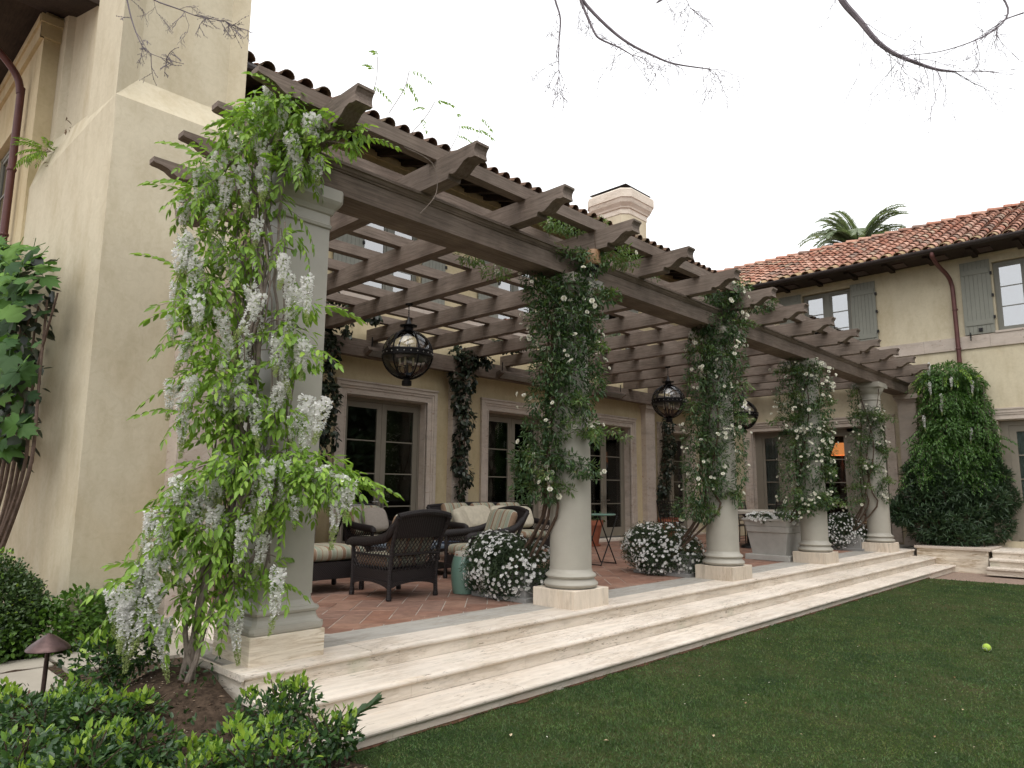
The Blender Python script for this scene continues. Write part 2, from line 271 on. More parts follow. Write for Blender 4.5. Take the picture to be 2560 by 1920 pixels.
# ------------------------------------------------------------------ mesh helpers
class MB:
    def __init__(s): s.v=[]; s.f=[]; s.mi=[]; s.cm=0
    def add(s,vs,fs):
        n=len(s.v); s.v+= [tuple(v) for v in vs]; s.f+=[tuple(i+n for i in f) for f in fs]; s.mi+=[s.cm]*len(fs); return s
    def box(s,x0,x1,y0,y1,z0,z1):
        if x0>x1:x0,x1=x1,x0
        if y0>y1:y0,y1=y1,y0
        if z0>z1:z0,z1=z1,z0
        return s.add([(x0,y0,z0),(x1,y0,z0),(x1,y1,z0),(x0,y1,z0),(x0,y0,z1),(x1,y0,z1),(x1,y1,z1),(x0,y1,z1)],
              [(0,3,2,1),(4,5,6,7),(0,1,5,4),(1,2,6,5),(2,3,7,6),(3,0,4,7)])
    def bbox(s,x0,x1,y0,y1,z0,z1,c=.006):
        """box with chamfered vertical and top edges"""
        P=[(x0+c,y0),(x1-c,y0),(x1,y0+c),(x1,y1-c),(x1-c,y1),(x0+c,y1),(x0,y1-c),(x0,y0+c)]
        Q=[(x0+c,y0+c),(x1-c,y0+c),(x1-c,y0+c),(x1-c,y1-c),(x1-c,y1-c),(x0+c,y1-c),(x0+c,y1-c),(x0+c,y0+c)]
        vs=[(x,y,z0) for x,y in P]+[(x,y,z1-c) for x,y in P]+[(x0+c,y0+c,z1),(x1-c,y0+c,z1),(x1-c,y1-c,z1),(x0+c,y1-c,z1)]
        fs=[tuple(range(7,-1,-1))]+[(i,(i+1)%8,8+(i+1)%8,8+i) for i in range(8)]
        fs+=[(16,17,18,19),(8,9,17,16),(9,10,17),(10,11,18,17),(11,12,18),(12,13,19,18),(13,14,19),(14,15,16,19),(15,8,16)]
        return s.add(vs,fs)
    def prism(s,pts,axis,a,b):
        """extrude a 2D outline along an axis. axis x: pts (y,z); y: pts (x,z); z: pts (x,y)"""
        n=len(pts)
        def mk(p,t): return {'x':(t,p[0],p[1]),'y':(p[0],t,p[1]),'z':(p[0],p[1],t)}[axis]
        vs=[mk(p,a) for p in pts]+[mk(p,b) for p in pts]
        return s.add(vs,[tuple(range(n)),tuple(range(2*n-1,n-1,-1))]+[(i,n+i,n+(i+1)%n,(i+1)%n) for i in range(n)])
    def lathe(s,prof,c=(0,0,0),seg=24,sq=None):
        n=len(prof); vs=[]
        for r,z in prof:
            for k in range(seg):
                a=2*math.pi*(k+.5)/seg
                x,y=math.cos(a)*r,math.sin(a)*r
                if sq: q=max(abs(math.cos(a)),abs(math.sin(a))); x,y=x/q,y/q
                vs.append((c[0]+x,c[1]+y,c[2]+z))
        fs=[(i*seg+k,i*seg+(k+1)%seg,(i+1)*seg+(k+1)%seg,(i+1)*seg+k) for i in range(n-1) for k in range(seg)]
        fs.append(tuple(range(seg-1,-1,-1))); fs.append(tuple((n-1)*seg+k for k in range(seg)))
        return s.add(vs,fs)
    def tube(s,pts,r,sides=6,cap=True):
        pts=[Vector(p) for p in pts]; n=len(pts)
        rs=list(r) if hasattr(r,'__len__') else [r]*n
        vs=[]; prev=None
        for i,p in enumerate(pts):
            d=(pts[min(i+1,n-1)]-pts[max(i-1,0)])
            if d.length<1e-9: d=Vector((0,0,1))
            d.normalize()
            if prev is None:
                a=Vector((0,0,1)) if abs(d.z)<.9 else Vector((1,0,0)); prev=d.cross(a).normalized()
            prev=(prev-d*prev.dot(d)); prev=prev.normalized() if prev.length>1e-6 else d.orthogonal().normalized()
            q=d.cross(prev)
            for k in range(sides):
                t=2*math.pi*k/sides; vs.append(p+(prev*math.cos(t)+q*math.sin(t))*rs[i])
        fs=[(i*sides+k,i*sides+(k+1)%sides,(i+1)*sides+(k+1)%sides,(i+1)*sides+k) for i in range(n-1) for k in range(sides)]
        if cap: fs+= [tuple(range(sides-1,-1,-1)),tuple((n-1)*sides+k for k in range(sides))]
        return s.add(vs,fs)
    def mesh(s,name,mats,smooth=False):
        me=bpy.data.meshes.new(name); me.from_pydata(s.v,[],s.f)
        for m in (mats if isinstance(mats,(list,tuple)) else [mats]): me.materials.append(m)
        if any(s.mi): me.polygons.foreach_set('material_index',s.mi)
        if smooth:
            me.polygons.foreach_set('use_smooth',[True]*len(s.f))
            try: me.set_sharp_from_angle(angle=R(38))
            except Exception: pass
        me.update(); return me
    def obj(s,name,mats,parent=None,loc=None,rz=0,smooth=False):
        return place(s.mesh(name,mats,smooth),name,parent,loc,rz)
def place(me,name,parent=None,loc=None,rz=0):
    o=bpy.data.objects.new(name,me); COL.objects.link(o)
    if parent is not None: o.parent=parent
    if loc is not None: o.location=loc
    if rz: o.rotation_euler[2]=rz
    return o
def empty(name,loc=(0,0,0),rz=0,parent=None):
    o=bpy.data.objects.new(name,None); COL.objects.link(o); o.location=loc; o.rotation_euler[2]=rz
    o.empty_display_size=.2
    if parent is not None: o.parent=parent
    return o
def tag(o,label=None,cat=None,group=None,kind=None):
    if label:o['label']=label
    if cat:o['category']=cat
    if group:o['group']=group
    if kind:o['kind']=kind
    return o
def smoothpath(pts,n=4):
    """Catmull-Rom resampling"""
    P=[Vector(p) for p in pts]; out=[]
    for i in range(len(P)-1):
        a,b,c,d=P[max(i-1,0)],P[i],P[i+1],P[min(i+2,len(P)-1)]
        for k in range(n):
            t=k/n
            out.append(.5*((2*b)+(c-a)*t+(2*a-5*b+4*c-d)*t*t+(3*b-a-3*c+d)*t**3))
    out.append(P[-1]); return out
# many small leaves in one mesh
SHAPES={'oval':([(0,0,0),(1,0,-.10),(.30,.5,.06),(.72,.36,.0),(.72,-.36,.0),(.30,-.5,.06)],[(0,2,3,1),(1,4,5,0)]),
 'dia':([(0,0,0),(1,0,-.06),(.42,.5,.05),(.42,-.5,.05)],[(0,2,1),(0,1,3)]),
 'petal':([(0,0,0),(1,0,.1),(.65,.5,.16),(.65,-.5,.16)],[(0,2,1),(0,1,3)]),
 'blade':([(0,.5,0),(0,-.5,0),(1,0,0)],[(0,1,2)])}
def unit(a): return a/np.maximum(np.linalg.norm(a,axis=-1,keepdims=True),1e-9)
def leaves(P,D,N,L,W,shape='oval'):
    """-> (verts, faces) arrays"""
    T,F=SHAPES[shape]; T=np.array(T,float); n=len(P)
    D=unit(D); S=unit(np.cross(D,N)); N=np.cross(S,D)
    L=np.broadcast_to(L,(n,)); W=np.broadcast_to(W,(n,))
    V=P[:,None,:]+D[:,None,:]*(T[None,:,0,None]*L[:,None,None])+S[:,None,:]*(T[None,:,1,None]*W[:,None,None])+N[:,None,:]*(T[None,:,2,None]*L[:,None,None])
    k=len(T)
    faces=[np.array([f])+ (np.arange(n)*k)[:,None] for f in F]
    return V.reshape(-1,3),faces
def npmesh(name,parts,mats,smooth=False):
    """parts: list of (V, [face arrays], material index)"""
    vs=[];loops=[];starts=[];tot=[];mi=[];off=0;ls=0
    for V,F,mm in parts:
        vs.append(V)
        for fa in F:
            q=fa.shape[1]; loops.append((fa+off).ravel()); c=len(fa)
            starts.append(ls+np.arange(c)*q); ls+=c*q; tot.append(np.full(c,q)); mi.append(np.full(c,mm))
        off+=len(V)
    V=np.concatenate(vs).astype(np.float32); Lp=np.concatenate(loops).astype(np.int32)
    St=np.concatenate(starts).astype(np.int32); mi=np.concatenate(mi).astype(np.int32)
    me=bpy.data.meshes.new(name); me.vertices.add(len(V)); me.vertices.foreach_set('co',V.ravel())
    me.loops.add(len(Lp)); me.loops.foreach_set('vertex_index',Lp)
    me.polygons.add(len(St)); me.polygons.foreach_set('loop_start',St)
    try: me.polygons.foreach_set('loop_total',np.concatenate(tot).astype(np.int32))
    except Exception: pass
    for m in (mats if isinstance(mats,(list,tuple)) else [mats]): me.materials.append(m)
    me.polygons.foreach_set('material_index',mi)
    me.update(calc_edges=True); me.validate(); return me
def rdir(n): return unit(rng.normal(size=(n,3)))
def blob_points(blobs,dens,surf=.55,depth=None,minn=6):
    P=[];O=[]
    for b in blobs:
        x,y,z,ra,rz=b[:5]; rd=depth if depth else ra
        n=max(minn,int(dens*(ra*rd*rz)**(2/3)*12))
        d=rdir(n); rr=rng.random(n)**(1/3); rr=rr*(1-surf)+surf*(.7+.3*rng.random(n)*1.25)
        P.append(np.array([x,y,z])+d*rr[:,None]*np.array([ra,ra if depth is None else rd,rz])); O.append(d)
    return np.concatenate(P),np.concatenate(O)
def foliage(name,blobs,dens,L,W,mat,parent,shape='oval',droop=.5,surf=.55,push=None,jit=.3,mats2=None):
    P,O=blob_points(blobs,dens,surf); n=len(P)
    if push is not None: P=push(P)
    D=O*.8+rdir(n)*.8+np.array([0,0,-droop]); N=O*.5+np.array([0,0,.8])+rdir(n)*.45
    s=1+jit*(rng.random(n)*2-1)
    parts=[]
    if mats2:
        q=rng.random(n)<mats2[1]
        for sel,mi in ((~q,0),(q,1)):
            V,F=leaves(P[sel],D[sel],N[sel],L*s[sel],W*s[sel],shape); parts.append((V,F,mi))
        mats=[mat,mats2[0]]
    else:
        V,F=leaves(P,D,N,L*s,W*s,shape); parts=[(V,F,0)]; mats=[mat]
    return place(npmesh(name,parts,mats),name,parent)
# ================================================================== ground
ZL=-.41
g=MB(); g.add([(-500,-500,-.46),(600,-500,-.46),(600,600,-.46),(-500,600,-.46)],[(0,1,2,3)])
tag(g.obj('ground',M['gravel']),'brown gravel ground around the house and lawn',kind='structure')
LAWN=[(-2.6,-14),(.22,-.96),(14.0,-.96),(14.25,-3.2),(14.6,-9),(14.9,-30),(-40,-30),(-40,-14)]
lawn=MB(); lawn.add([(x,y,ZL) for x,y in LAWN],[tuple(range(len(LAWN)))])
lawn=tag(lawn.obj('lawn',M['lawn']),'mown green lawn beside the stone steps',kind='structure')
def grid_sheet(name,x0,x1,y0,y1,nx,ny,zf,mat,inside=None):
    vs=[];fs=[]
    for j in range(ny+1):
        for i in range(nx+1):
            x=x0+(x1-x0)*i/nx; y=y0+(y1-y0)*j/ny; vs.append((x,y,zf(x,y)))
    for j in range(ny):
        for i in range(nx):
            cx=x0+(x1-x0)*(i+.5)/nx; cy=y0+(y1-y0)*(j+.5)/ny
            if inside is None or inside(cx,cy):
                a=j*(nx+1)+i; fs.append((a,a+1,a+nx+2,a+nx+1))
    b=MB(); b.add(vs,fs); return b.obj(name,mat,smooth=True)
def soilz(x,y): return ZL+.02+.34*math.exp(-(((x+.22)/.70)**2+((y-.34)/.78)**2)**1.25)+.025*math.sin(x*5.1+1.3*math.sin(y*4))*math.cos(y*4.3)+.015*math.sin(x*13+y*9)
def in_bed(x,y):
    if y<-.96: return x < .22-(-.96-y)*.216
    if x>-.13 and y<.92: return False
    return x<1.3
tag(grid_sheet('flower_bed',-6,1.3,-7,3.7,110,160,soilz,M['soil'],in_bed),'dark mulched planting bed at the left end of the terrace',kind='structure')
# lawn grass: short blades, thinning with distance
def grass():
    Ps=[]
    cam2=np.array([-2.53,-5.1])
    for (d0,d1,n,h,wd) in ((1.8,4.2,120000,.021,.0042),(4.2,7,110000,.022,.006),(7,11,80000,.022,.009),(11,19,60000,.024,.016)):
        r=np.sqrt(rng.random(n)*(d1*d1-d0*d0)+d0*d0); a=rng.random(n)*R(75)+R(-15)
        x=cam2[0]+r*np.cos(a); y=cam2[1]+r*np.sin(a)
        edge=.02*np.sin(x*9)+.015*np.sin(x*23)
        ok=(y<-.955+edge)&(x>.24-(-.96-y)*.216)&(x<14.05+.02*np.sin(y*8)-.1*(y+.9))
        x,y=x[ok],y[ok]; k=len(x)
        pat=np.sin(x*1.7+np.sin(y*2.1)*1.5)*np.cos(y*1.9+np.sin(x*1.3))
        clump=np.sin(x*6.1+2*np.sin(y*3.7))*np.sin(y*5.3+1.7*np.sin(x*4.1)); hh=h*(.6+.7*rng.random(k)**2+.22*pat+.28*np.clip(clump,0,1))
        P=np.stack([x,y,np.full(k,ZL)],1); D=np.stack([rng.normal(size=k)*.9,rng.normal(size=k)*.9,np.ones(k)],1)
        N=rdir(k); Ps.append((P,D,N,hh,np.full(k,wd)))
    V,F=leaves(*[np.concatenate([p[i] for p in Ps]) for i in range(5)],'blade')
    return npmesh('grass',[(V,F,0)],M['grass'])
tag(place(grass(),'grass',lawn),kind='stuff')
# bare earth line where the turf meets the lowest step, and scattered petals
eb=MB(); n=220; vs=[]
for k in range(n+1):
    x=.2+13.9*k/n; vs+=[(x,-.944,ZL+.006),(x,-.972-.018*math.sin(x*7.3)-.014*math.sin(x*17.7)-.012*random.random(),ZL+.006)]
eb.add(vs,[(2*k,2*k+1,2*k+3,2*k+2) for k in range(n)]); tag(eb.obj('lawn_edge',M['edge']),'reddish bare earth line along the foot of the lowest step',kind='structure')
Pp=[]
for k in range(420):
    r=random.random()
    if r<.35: Pp.append((random.uniform(.6,13.5),random.uniform(-4.2,-1.0),ZL+.022))
    elif r<.55: Pp.append((random.uniform(.0,9),random.uniform(-.58,-.15),-.147))
    elif r<.7: Pp.append((random.uniform(.2,9),random.uniform(-.96,-.58),-.297))
    elif r<.85: Pp.append((random.uniform(.7,9),random.uniform(-.15,1.6),.003))
    else:
        x,y=random.gauss(-.45,.4),random.gauss(.3,.45)
        if in_bed(x,y): Pp.append((x,y,soilz(x,y)+.012))
Pp=np.array(Pp); n=len(Pp); V,F=leaves(Pp,rdir(n)*np.array([1,1,.15]),np.tile([0,0,1.],(n,1))+rdir(n)*.25,rng.uniform(.008,.018,n),rng.uniform(.006,.012,n),'dia')
tag(place(npmesh('petal_litter',[(V,F,0)],M['fallen_petal']),'petal_litter',lawn),kind='stuff')
# path of concrete slabs to the left end of the terrace
path=tag(empty('path',(-.5,2.6,ZL)),'pale concrete slab path leading to the terrace',kind='structure')
for k,(x0,x1,y0,y1) in enumerate(((-4.2,-.52,2.82,3.22),(-.48,1.0,2.42,3.22),(-4.2,-.62,1.80,2.66))):
    b=MB(); b.bbox(x0,x1,y0,y1,ZL-.05,ZL+.055+.006*k,.012); o=b.obj('path_slab',M['concrete'],path); o.matrix_parent_inverse=Matrix.Translation((.5,-2.6,-ZL))
# ================================================================== terrace
TX1=17.8
ter=MB()
ter.box(1.05,TX1,.62,6.4,-.43,-.009); ter.box(-.075,TX1,-.11,.618,-.43,-.03); ter.box(-.075,1.048,.618,.9,-.43,-.03)
ter=tag(ter.obj('terrace',M['grout']),'raised terrace floored with terracotta pavers and a stone border',kind='structure')
# herringbone pavers, 45 degrees to the house, 0.24 x 0.48
TW,TG=.245,.010; c45=math.sqrt(.5)
def clip(poly,x0,x1,y0,y1):
    def cut(P,ax,v,keep_less):
        out=[]
        for i in range(len(P)):
            a,b=P[i],P[(i+1)%len(P)]; ia=(a[ax]<=v) if keep_less else (a[ax]>=v); ib=(b[ax]<=v) if keep_less else (b[ax]>=v)
            if ia: out.append(a)
            if ia!=ib:
                t=(v-a[ax])/(b[ax]-a[ax]); out.append((a[0]+t*(b[0]-a[0]),a[1]+t*(b[1]-a[1])))
        return out
    for ax,v,l in ((0,x0,False),(0,x1,True),(1,y0,False),(1,y1,True)):
        if poly: poly=cut(poly,ax,v,l)
    return poly
tiles=[]
for i in range(-60,80):
    for j in range(-60,80):
        q=(i-j)%4
        if q==0: u0,u1,v0,v1=i,i+2,j,j+1
        elif q==2: u0,u1,v0,v1=i,i+1,j-1,j+1
        else: continue
        e=TG/2/TW
        P=[((u*c45+v*c45)*TW,(-u*c45+v*c45)*TW) for u,v in ((u0+e,v0+e),(u1-e,v0+e),(u1-e,v1-e),(u0+e,v1-e))]
        P=[(x+4,y+3) for x,y in P]
        cx=sum(p[0] for p in P)/4; cy=sum(p[1] for p in P)/4
        if not(1-.4<cx<TX1+.4 and .3<cy<6.8): continue
        P=clip(P,1.06,TX1-.02,.665,6.36)
        if P and len(P)>=3:
            A=abs(sum(P[k][0]*P[(k+1)%len(P)][1]-P[(k+1)%len(P)][0]*P[k][1] for k in range(len(P))))/2
            if A>.004: tiles.append((P,cx,cy))
tiles.sort(key=lambda t:(t[1]+2.53)**2+(t[2]+5.1)**2)
def paver(P,z):
    n=len(P); cx=sum(p[0] for p in P)/n; cy=sum(p[1] for p in P)/n
    Q=[(cx+(x-cx)*.985,cy+(y-cy)*.985) for x,y in P]
    vs=[(x,y,-.02) for x,y in P]+[(x,y,z-.003) for x,y in P]+[(x,y,z) for x,y in Q]
    fs=[(i,(i+1)%n,n+(i+1)%n,n+i) for i in range(n)]+[(n+i,n+(i+1)%n,2*n+(i+1)%n,2*n+i) for i in range(n)]+[tuple(2*n+i for i in range(n))]
    return vs,fs
far=MB()
for k,(P,cx,cy) in enumerate(tiles):
    if sum(P[i][0]*P[(i+1)%len(P)][1]-P[(i+1)%len(P)][0]*P[i][1] for i in range(len(P)))<0: P=P[::-1]
    z=-.004+random.uniform(-.0025,.0025); vs,fs=paver(P,z)
    if k<300: b=MB(); b.add(vs,fs); b.obj('floor_tile',M['paver'],ter)
    else: far.add(vs,fs)
tag(far.obj('floor_tiles',M['paver_far'],ter),kind='stuff')
# border stones behind the columns
x=-.07
XS=[-.07,1.02,2.22,3.42,4.68,5.9,7.1,8.35,9.55,10.8,12.0,13.2,14.45,15.6,16.7,TX1]
for a,b_ in zip(XS,XS[1:]):
    b=MB(); b.bbox(a+.003,b_-.003,.20,.655 if a>.5 else .86,-.05,0,.004); b.obj('border_slab',M['border'],ter)
# ---- steps (thing of the setting): bullnosed treads and risers in slabs
steps=tag(empty('terrace_steps',(8,-.5,ZL)),'three travertine steps running the length of the terrace',kind='structure')
PI_=Matrix.Translation((-8,.5,-ZL))
XE=16.28
def tread(x0,x1,yf,yb,z,mat,th=.046,left=False):
    n=7; pts=[]
    for k in range(n):
        a=math.pi/2-math.pi*k/(n-1); pts.append((yf+th/2-math.cos(a)*th/2, z-th/2+math.sin(a)*th/2))
    pts=[(yb,z)]+pts+[(yb,z-th)]
    b=MB(); b.prism(pts,'x',x0,x1); o=b.obj('tread_slab',mat,steps); o.matrix_parent_inverse=PI_; return o
def riser(x0,x1,y,z0,z1):
    b=MB(); b.box(x0,x1,y,y+.03,z0,z1); o=b.obj('riser_slab',M['trav'],steps); o.matrix_parent_inverse=PI_
for s,(yf,yb,z,zlow,st) in enumerate(((-.17,.198,0,-.15,0),(-.60,-.137,-.15,-.30,.5),(-.98,-.567,-.30,ZL-.04,.2))):
    xs=[-.11]; k=0
    while xs[-1]<XE-.6:
        xs.append(min(XE,xs[-1]+(1.05+.5*random.random() if k or s==0 else .7+st))); k+=1
    if xs[-1]<XE: xs[-1]=XE
    for a,b_ in zip(xs,xs[1:]): tread(a+.0015,b_-.0015,yf,yb,z+random.uniform(-.0012,.0012),M['trav_tread'])
    ys=[-.08]+[x+random.uniform(-.35,.35) for x in xs[1:-1]]+[XE]
    for a,b_ in zip(ys,ys[1:]): riser(a+.001,b_-.001,yf+.036,zlow-.0,z-.046)
# left return of the top step beside the square pillar, and two little steps up from the path
b=MB(); b.prism([(-.13,-.17),(-.105,-.17),(-.105,.9),(-.13,.9)],'z',-.046,-.0005); o=b.obj('tread_slab',M['trav_tread'],steps); o.matrix_parent_inverse=PI_
b=MB(); b.box(-.10,-.07,-.12,.88,ZL-.05,-.046); o=b.obj('riser_slab',M['trav'],steps); o.matrix_parent_inverse=PI_
for x0,z in ((.96,0.0),(.60,-.15),):
    b=MB(); b.bbox(x0-.04,1.04 if z==0 else .99,.93,3.25,z-.046,z,.01); o=b.obj('tread_slab',M['trav_tread'],steps); o.matrix_parent_inverse=PI_
    b=MB(); b.box(x0,x0+.03,.96,3.2,z-.16-(.1 if z<0 else 0),z-.047); o=b.obj('riser_slab',M['trav'],steps); o.matrix_parent_inverse=PI_
# ================================================================== columns
def torus(r,z0,z1,b,n=6): return [(r-b+b*math.sin(math.pi*k/n) if True else 0, z0+(z1-z0)*k/n) for k in range(n+1)]
ZA=3.84
def column(x,label):
    t=empty('stone_column',(x,.22,0)); tag(t,label,'column','round columns carrying the pergola')
    b=MB(); b.bbox(-.31,.31,-.31,.31,0,.20,.005); b.obj('plinth',M['trav_vein'],t)
    b=MB(); b.lathe([(.30,.203)]+torus(.315,.205,.285,.035)+[(.275,.29),(.265,.305)]+torus(.295,.31,.365,.025)+[(.262,.37),(.25,.385),(.242,.41)],seg=40); b.obj('base',M['column'],t,smooth=True)
    b=MB(); b.lathe([(.242,.41),(.241,1.1),(.236,1.9),(.226,2.7),(.212,3.42)],seg=40); b.obj('shaft',M['column'],t,smooth=True)
    b=MB(); b.lathe([(.212,3.42)]+torus(.232,3.425,3.46,.018)+[(.214,3.465),(.214,3.55),(.222,3.555),(.222,3.57),(.235,3.58),(.265,3.62),(.29,3.67),(.30,3.71),(.30,3.72)],seg=40); b.obj('capital',M['column'],t,smooth=True)
    b=MB(); b.bbox(-.305,.305,-.305,.305,3.722,3.80,.004); b.box(-.29,.29,-.29,.29,3.80,ZA); b.obj('abacus',M['column'],t)
    return t
CX=[3.97,7.64,11.26,15.05]
for x,l in zip(CX,('nearest round grey green column, rose vine on it and a dome camera beside its top','second round column, between a flowering planter and a large grey planter','third round column, most thickly covered in white roses','farthest round column, next to the brown urn')): column(x,l)
pil=tag(empty('stone_pillar',(.31,.30,0)),'square grey green pillar on travertine plinth, wrapped in white wisteria','column')
b=MB(); b.bbox(-.31,.31,-.31,.31,0,.205,.006); b.obj('plinth',M['trav_plinth'],pil)
b=MB(); b.lathe([(.30,.208),(.305,.215),(.309,.235),(.305,.262),(.285,.272),(.275,.285),(.265,.31),(.262,.335),(.275,.345),(.282,.362),(.275,.38),(.252,.39),(.242,.405),(.232,.43),(.228,.47)],seg=64,sq=True); b.obj('base',M['column'],pil)
b=MB(); b.box(-.226,.226,-.226,.226,.47,3.50); b.obj('shaft',M['column'],pil)
b=MB(); b.lathe([(.226,3.50),(.245,3.505),(.25,3.53),(.238,3.54),(.236,3.62),(.25,3.63),(.265,3.67),(.295,3.71),(.31,3.74),(.312,3.80),(.312,ZA)],seg=64,sq=True); b.obj('capital',M['column'],pil)
# ================================================================== pergola
perg=tag(empty('pergola',(8,3,3.84)),'brown timber pergola of scroll ended rafters over the terrace','pergola'); PP=Matrix.Translation((-8,-3,-3.84))
def pobj(b,name,mat,smooth=False,parent=None):
    o=b.obj(name,mat,parent or perg,smooth=smooth)
    if parent is None: o.matrix_parent_inverse=PP
    return o
b=MB(); b.box(.02,17.58,.05,.41,ZA,4.125); beam=pobj(b,'beam',M['wood_x'])
b=MB()
for y0,y1 in ((.05,-.012),(.41,.472)):
    s=1 if y1>y0 else -1
    pr=[(y0,4.045),(y0+s*.012,4.045),(y0+s*.02,4.06),(y0+s*.028,4.062),(y0+s*.045,4.09),(y0+s*.062,4.095),(y0+s*.062,4.122),(y0,4.122)]
    b.prism(pr if s<0 else pr[::-1],'x',.02,17.56)
b.obj('crown_moulding',M['wood_x'],beam)
b=MB(); b.box(1.3,TX1,6.10,6.28,3.80,4.123); pobj(b,'rear_beam',M['wood_x'])
RZ0,RZ1=4.126,4.365
tail=[(0,0),(0,-.022),(.012,-.03),(.026,-.055),(.030,-.085),(.022,-.125),(.018,-.135),(.055,-.137),(.10,-.122),(.15,-.135),(.20,-.175),(.25,-.208),(.285,-.212),(.315,-.196),(.335,-.20),(.345,-.24)]
yt=-.785
for k in range(15):
    x=.29+1.23*k; dz=random.uniform(-.004,.004); dy=random.uniform(-.012,.012)
    pts=[(yt+dy+a*1.12,RZ1+dz+z) for a,z in tail]+([(6.27,RZ0),(6.27,RZ1+dz)] if k else [(2.55,RZ0),(2.75,RZ0+.06),(2.82,RZ1)])
    b=MB(); b.prism(pts,'x',x-.078,x+.078); pobj(b,'rafter',M['wood_y'])
PZ=4.362; PH=.135; ptail=[(0,PH),(0,.088),(.02,.078),(.08,.072),(.14,.055),(.19,.022),(.24,-.004),(.29,-.006),(.33,.004),(.35,.014),(.36,0)]
for k in range(9):
    y=-.245+.722*k; x0=-.33 if k<4 else (.2 if k==4 else 1.0)
    dz=random.uniform(-.003,.003)+PZ
    if k<5: pts=[(x0+a,dz+z) for a,z in ptail]+[(17.78,dz),(17.78,dz+PH)]
    else: pts=[(1.31,dz+PH),(1.31,dz),(17.78,dz),(17.78,dz+PH)]
    b=MB(); b.prism(pts,'y',y,y+.12); pobj(b,'purlin',M['wood_x'])
# ================================================================== house
house=tag(empty('house',(8.6,6.6,-.42)),'cream stucco two storey house with stone trim and clay tile roofs','building')
HP=Matrix.Translation((-8.6,-6.6,.42))
def hobj(b,name,mat,parent=None,smooth=False,label=None):
    o=b.obj(name,mat,parent or house,smooth=smooth)
    if parent is None: o.matrix_parent_inverse=HP
    else: o.matrix_parent_inverse=HP if parent is house else (parent.matrix_parent_inverse.copy() if False else Matrix.Identity(4))
    if label:o['label']=label
    return o
class Fac:
    """a facade: a runs along the wall (rightwards seen from outside), d out of the wall, z up"""
    def __init__(s,o,e,n): s.o=o; s.e=e; s.n=n
    def p(s,a,d,z): return (s.o[0]+s.e[0]*a+s.n[0]*d, s.o[1]+s.e[1]*a+s.n[1]*d, z)
    def box(s,b,a0,a1,d0,d1,z0,z1):
        p,q=s.p(a0,d0,z0),s.p(a1,d1,z1); return b.box(p[0],q[0],p[1],q[1],z0,z1)
MAIN=Fac((0,6.4),(1,0),(0,-1)); WING=Fac((17.8,0),(0,-1),(-1,0)); SIDE=Fac((-.55,0),(0,-1),(-1,0))
def wall(F,a0,a1,z0,z1,holes,th,b):
    A=sorted({a0,a1}|{h[0] for h in holes}|{h[1] for h in holes}); Z=sorted({z0,z1}|{h[2] for h in holes}|{h[3] for h in holes})
    for i in range(len(A)-1):
        for j in range(len(Z)-1):
            ca,cz=(A[i]+A[i+1])/2,(Z[j]+Z[j+1])/2
            if any(h[0]<ca<h[1] and h[2]<cz<h[3] for h in holes): continue
            F.box(b,A[i],A[i+1],-th,0,Z[j],Z[j+1])
DH=3.10
mdoors=[(5.80,.99),(9.56,.99),(13.22,.99),(16.72,.86)]
mwins=[(5.77,.72),(9.55,.70),(13.3,.70)]
holes=[(c-h,c+h,.03,DH) for c,h in mdoors]+[(c-h,c+h,5.22,6.92) for c,h in mwins]
b=MB(); wall(MAIN,-.55,17.8,-.5,8.2,holes,.36,b); hobj(b,'main_wall',M['stucco'])
wholes=[(-4.45,-.72,.03,3.10),(1.76,4.9,.20,3.08),(-2.72,-1.38,5.30,7.02),(1.97,3.35,5.23,7.0)]
b=MB(); wall(WING,-7,6.5,-.5,7.45,wholes,.36,b); hobj(b,'wing_wall',M['stucco_wing'])
b=MB(); wall(SIDE,-16,-6.77,-.5,8.2,[(-9.3,-7.75,4.7,6.9)],.36,b); hobj(b,'side_wall',M['stucco'])
# dim rooms behind the glass
b=MB()
b.box(-.1,17.4,10.6,10.7,-.2,8); b.box(-.1,17.4,6.77,10.6,-.2,-.03); b.box(-.1,17.4,6.77,10.6,3.5,3.8); b.box(-.1,0,6.77,10.6,-.2,8); b.box(-.1,17.4,6.77,10.6,7.6,7.7)
b.box(21.5,21.6,-6.5,6,-.2,7.4); b.box(18.17,21.5,-6.5,6,-.2,-.03); b.box(18.17,21.5,-6.5,6,3.5,3.8); b.box(18.17,21.5,-6.5,6,7.2,7.3); b.box(18.17,21.5,6.3,6.4,-.2,7.4); b.box(17.82,21.6,-6.6,-6.5,-.5,7.4)
hobj(b,'room_interior',M['room'])
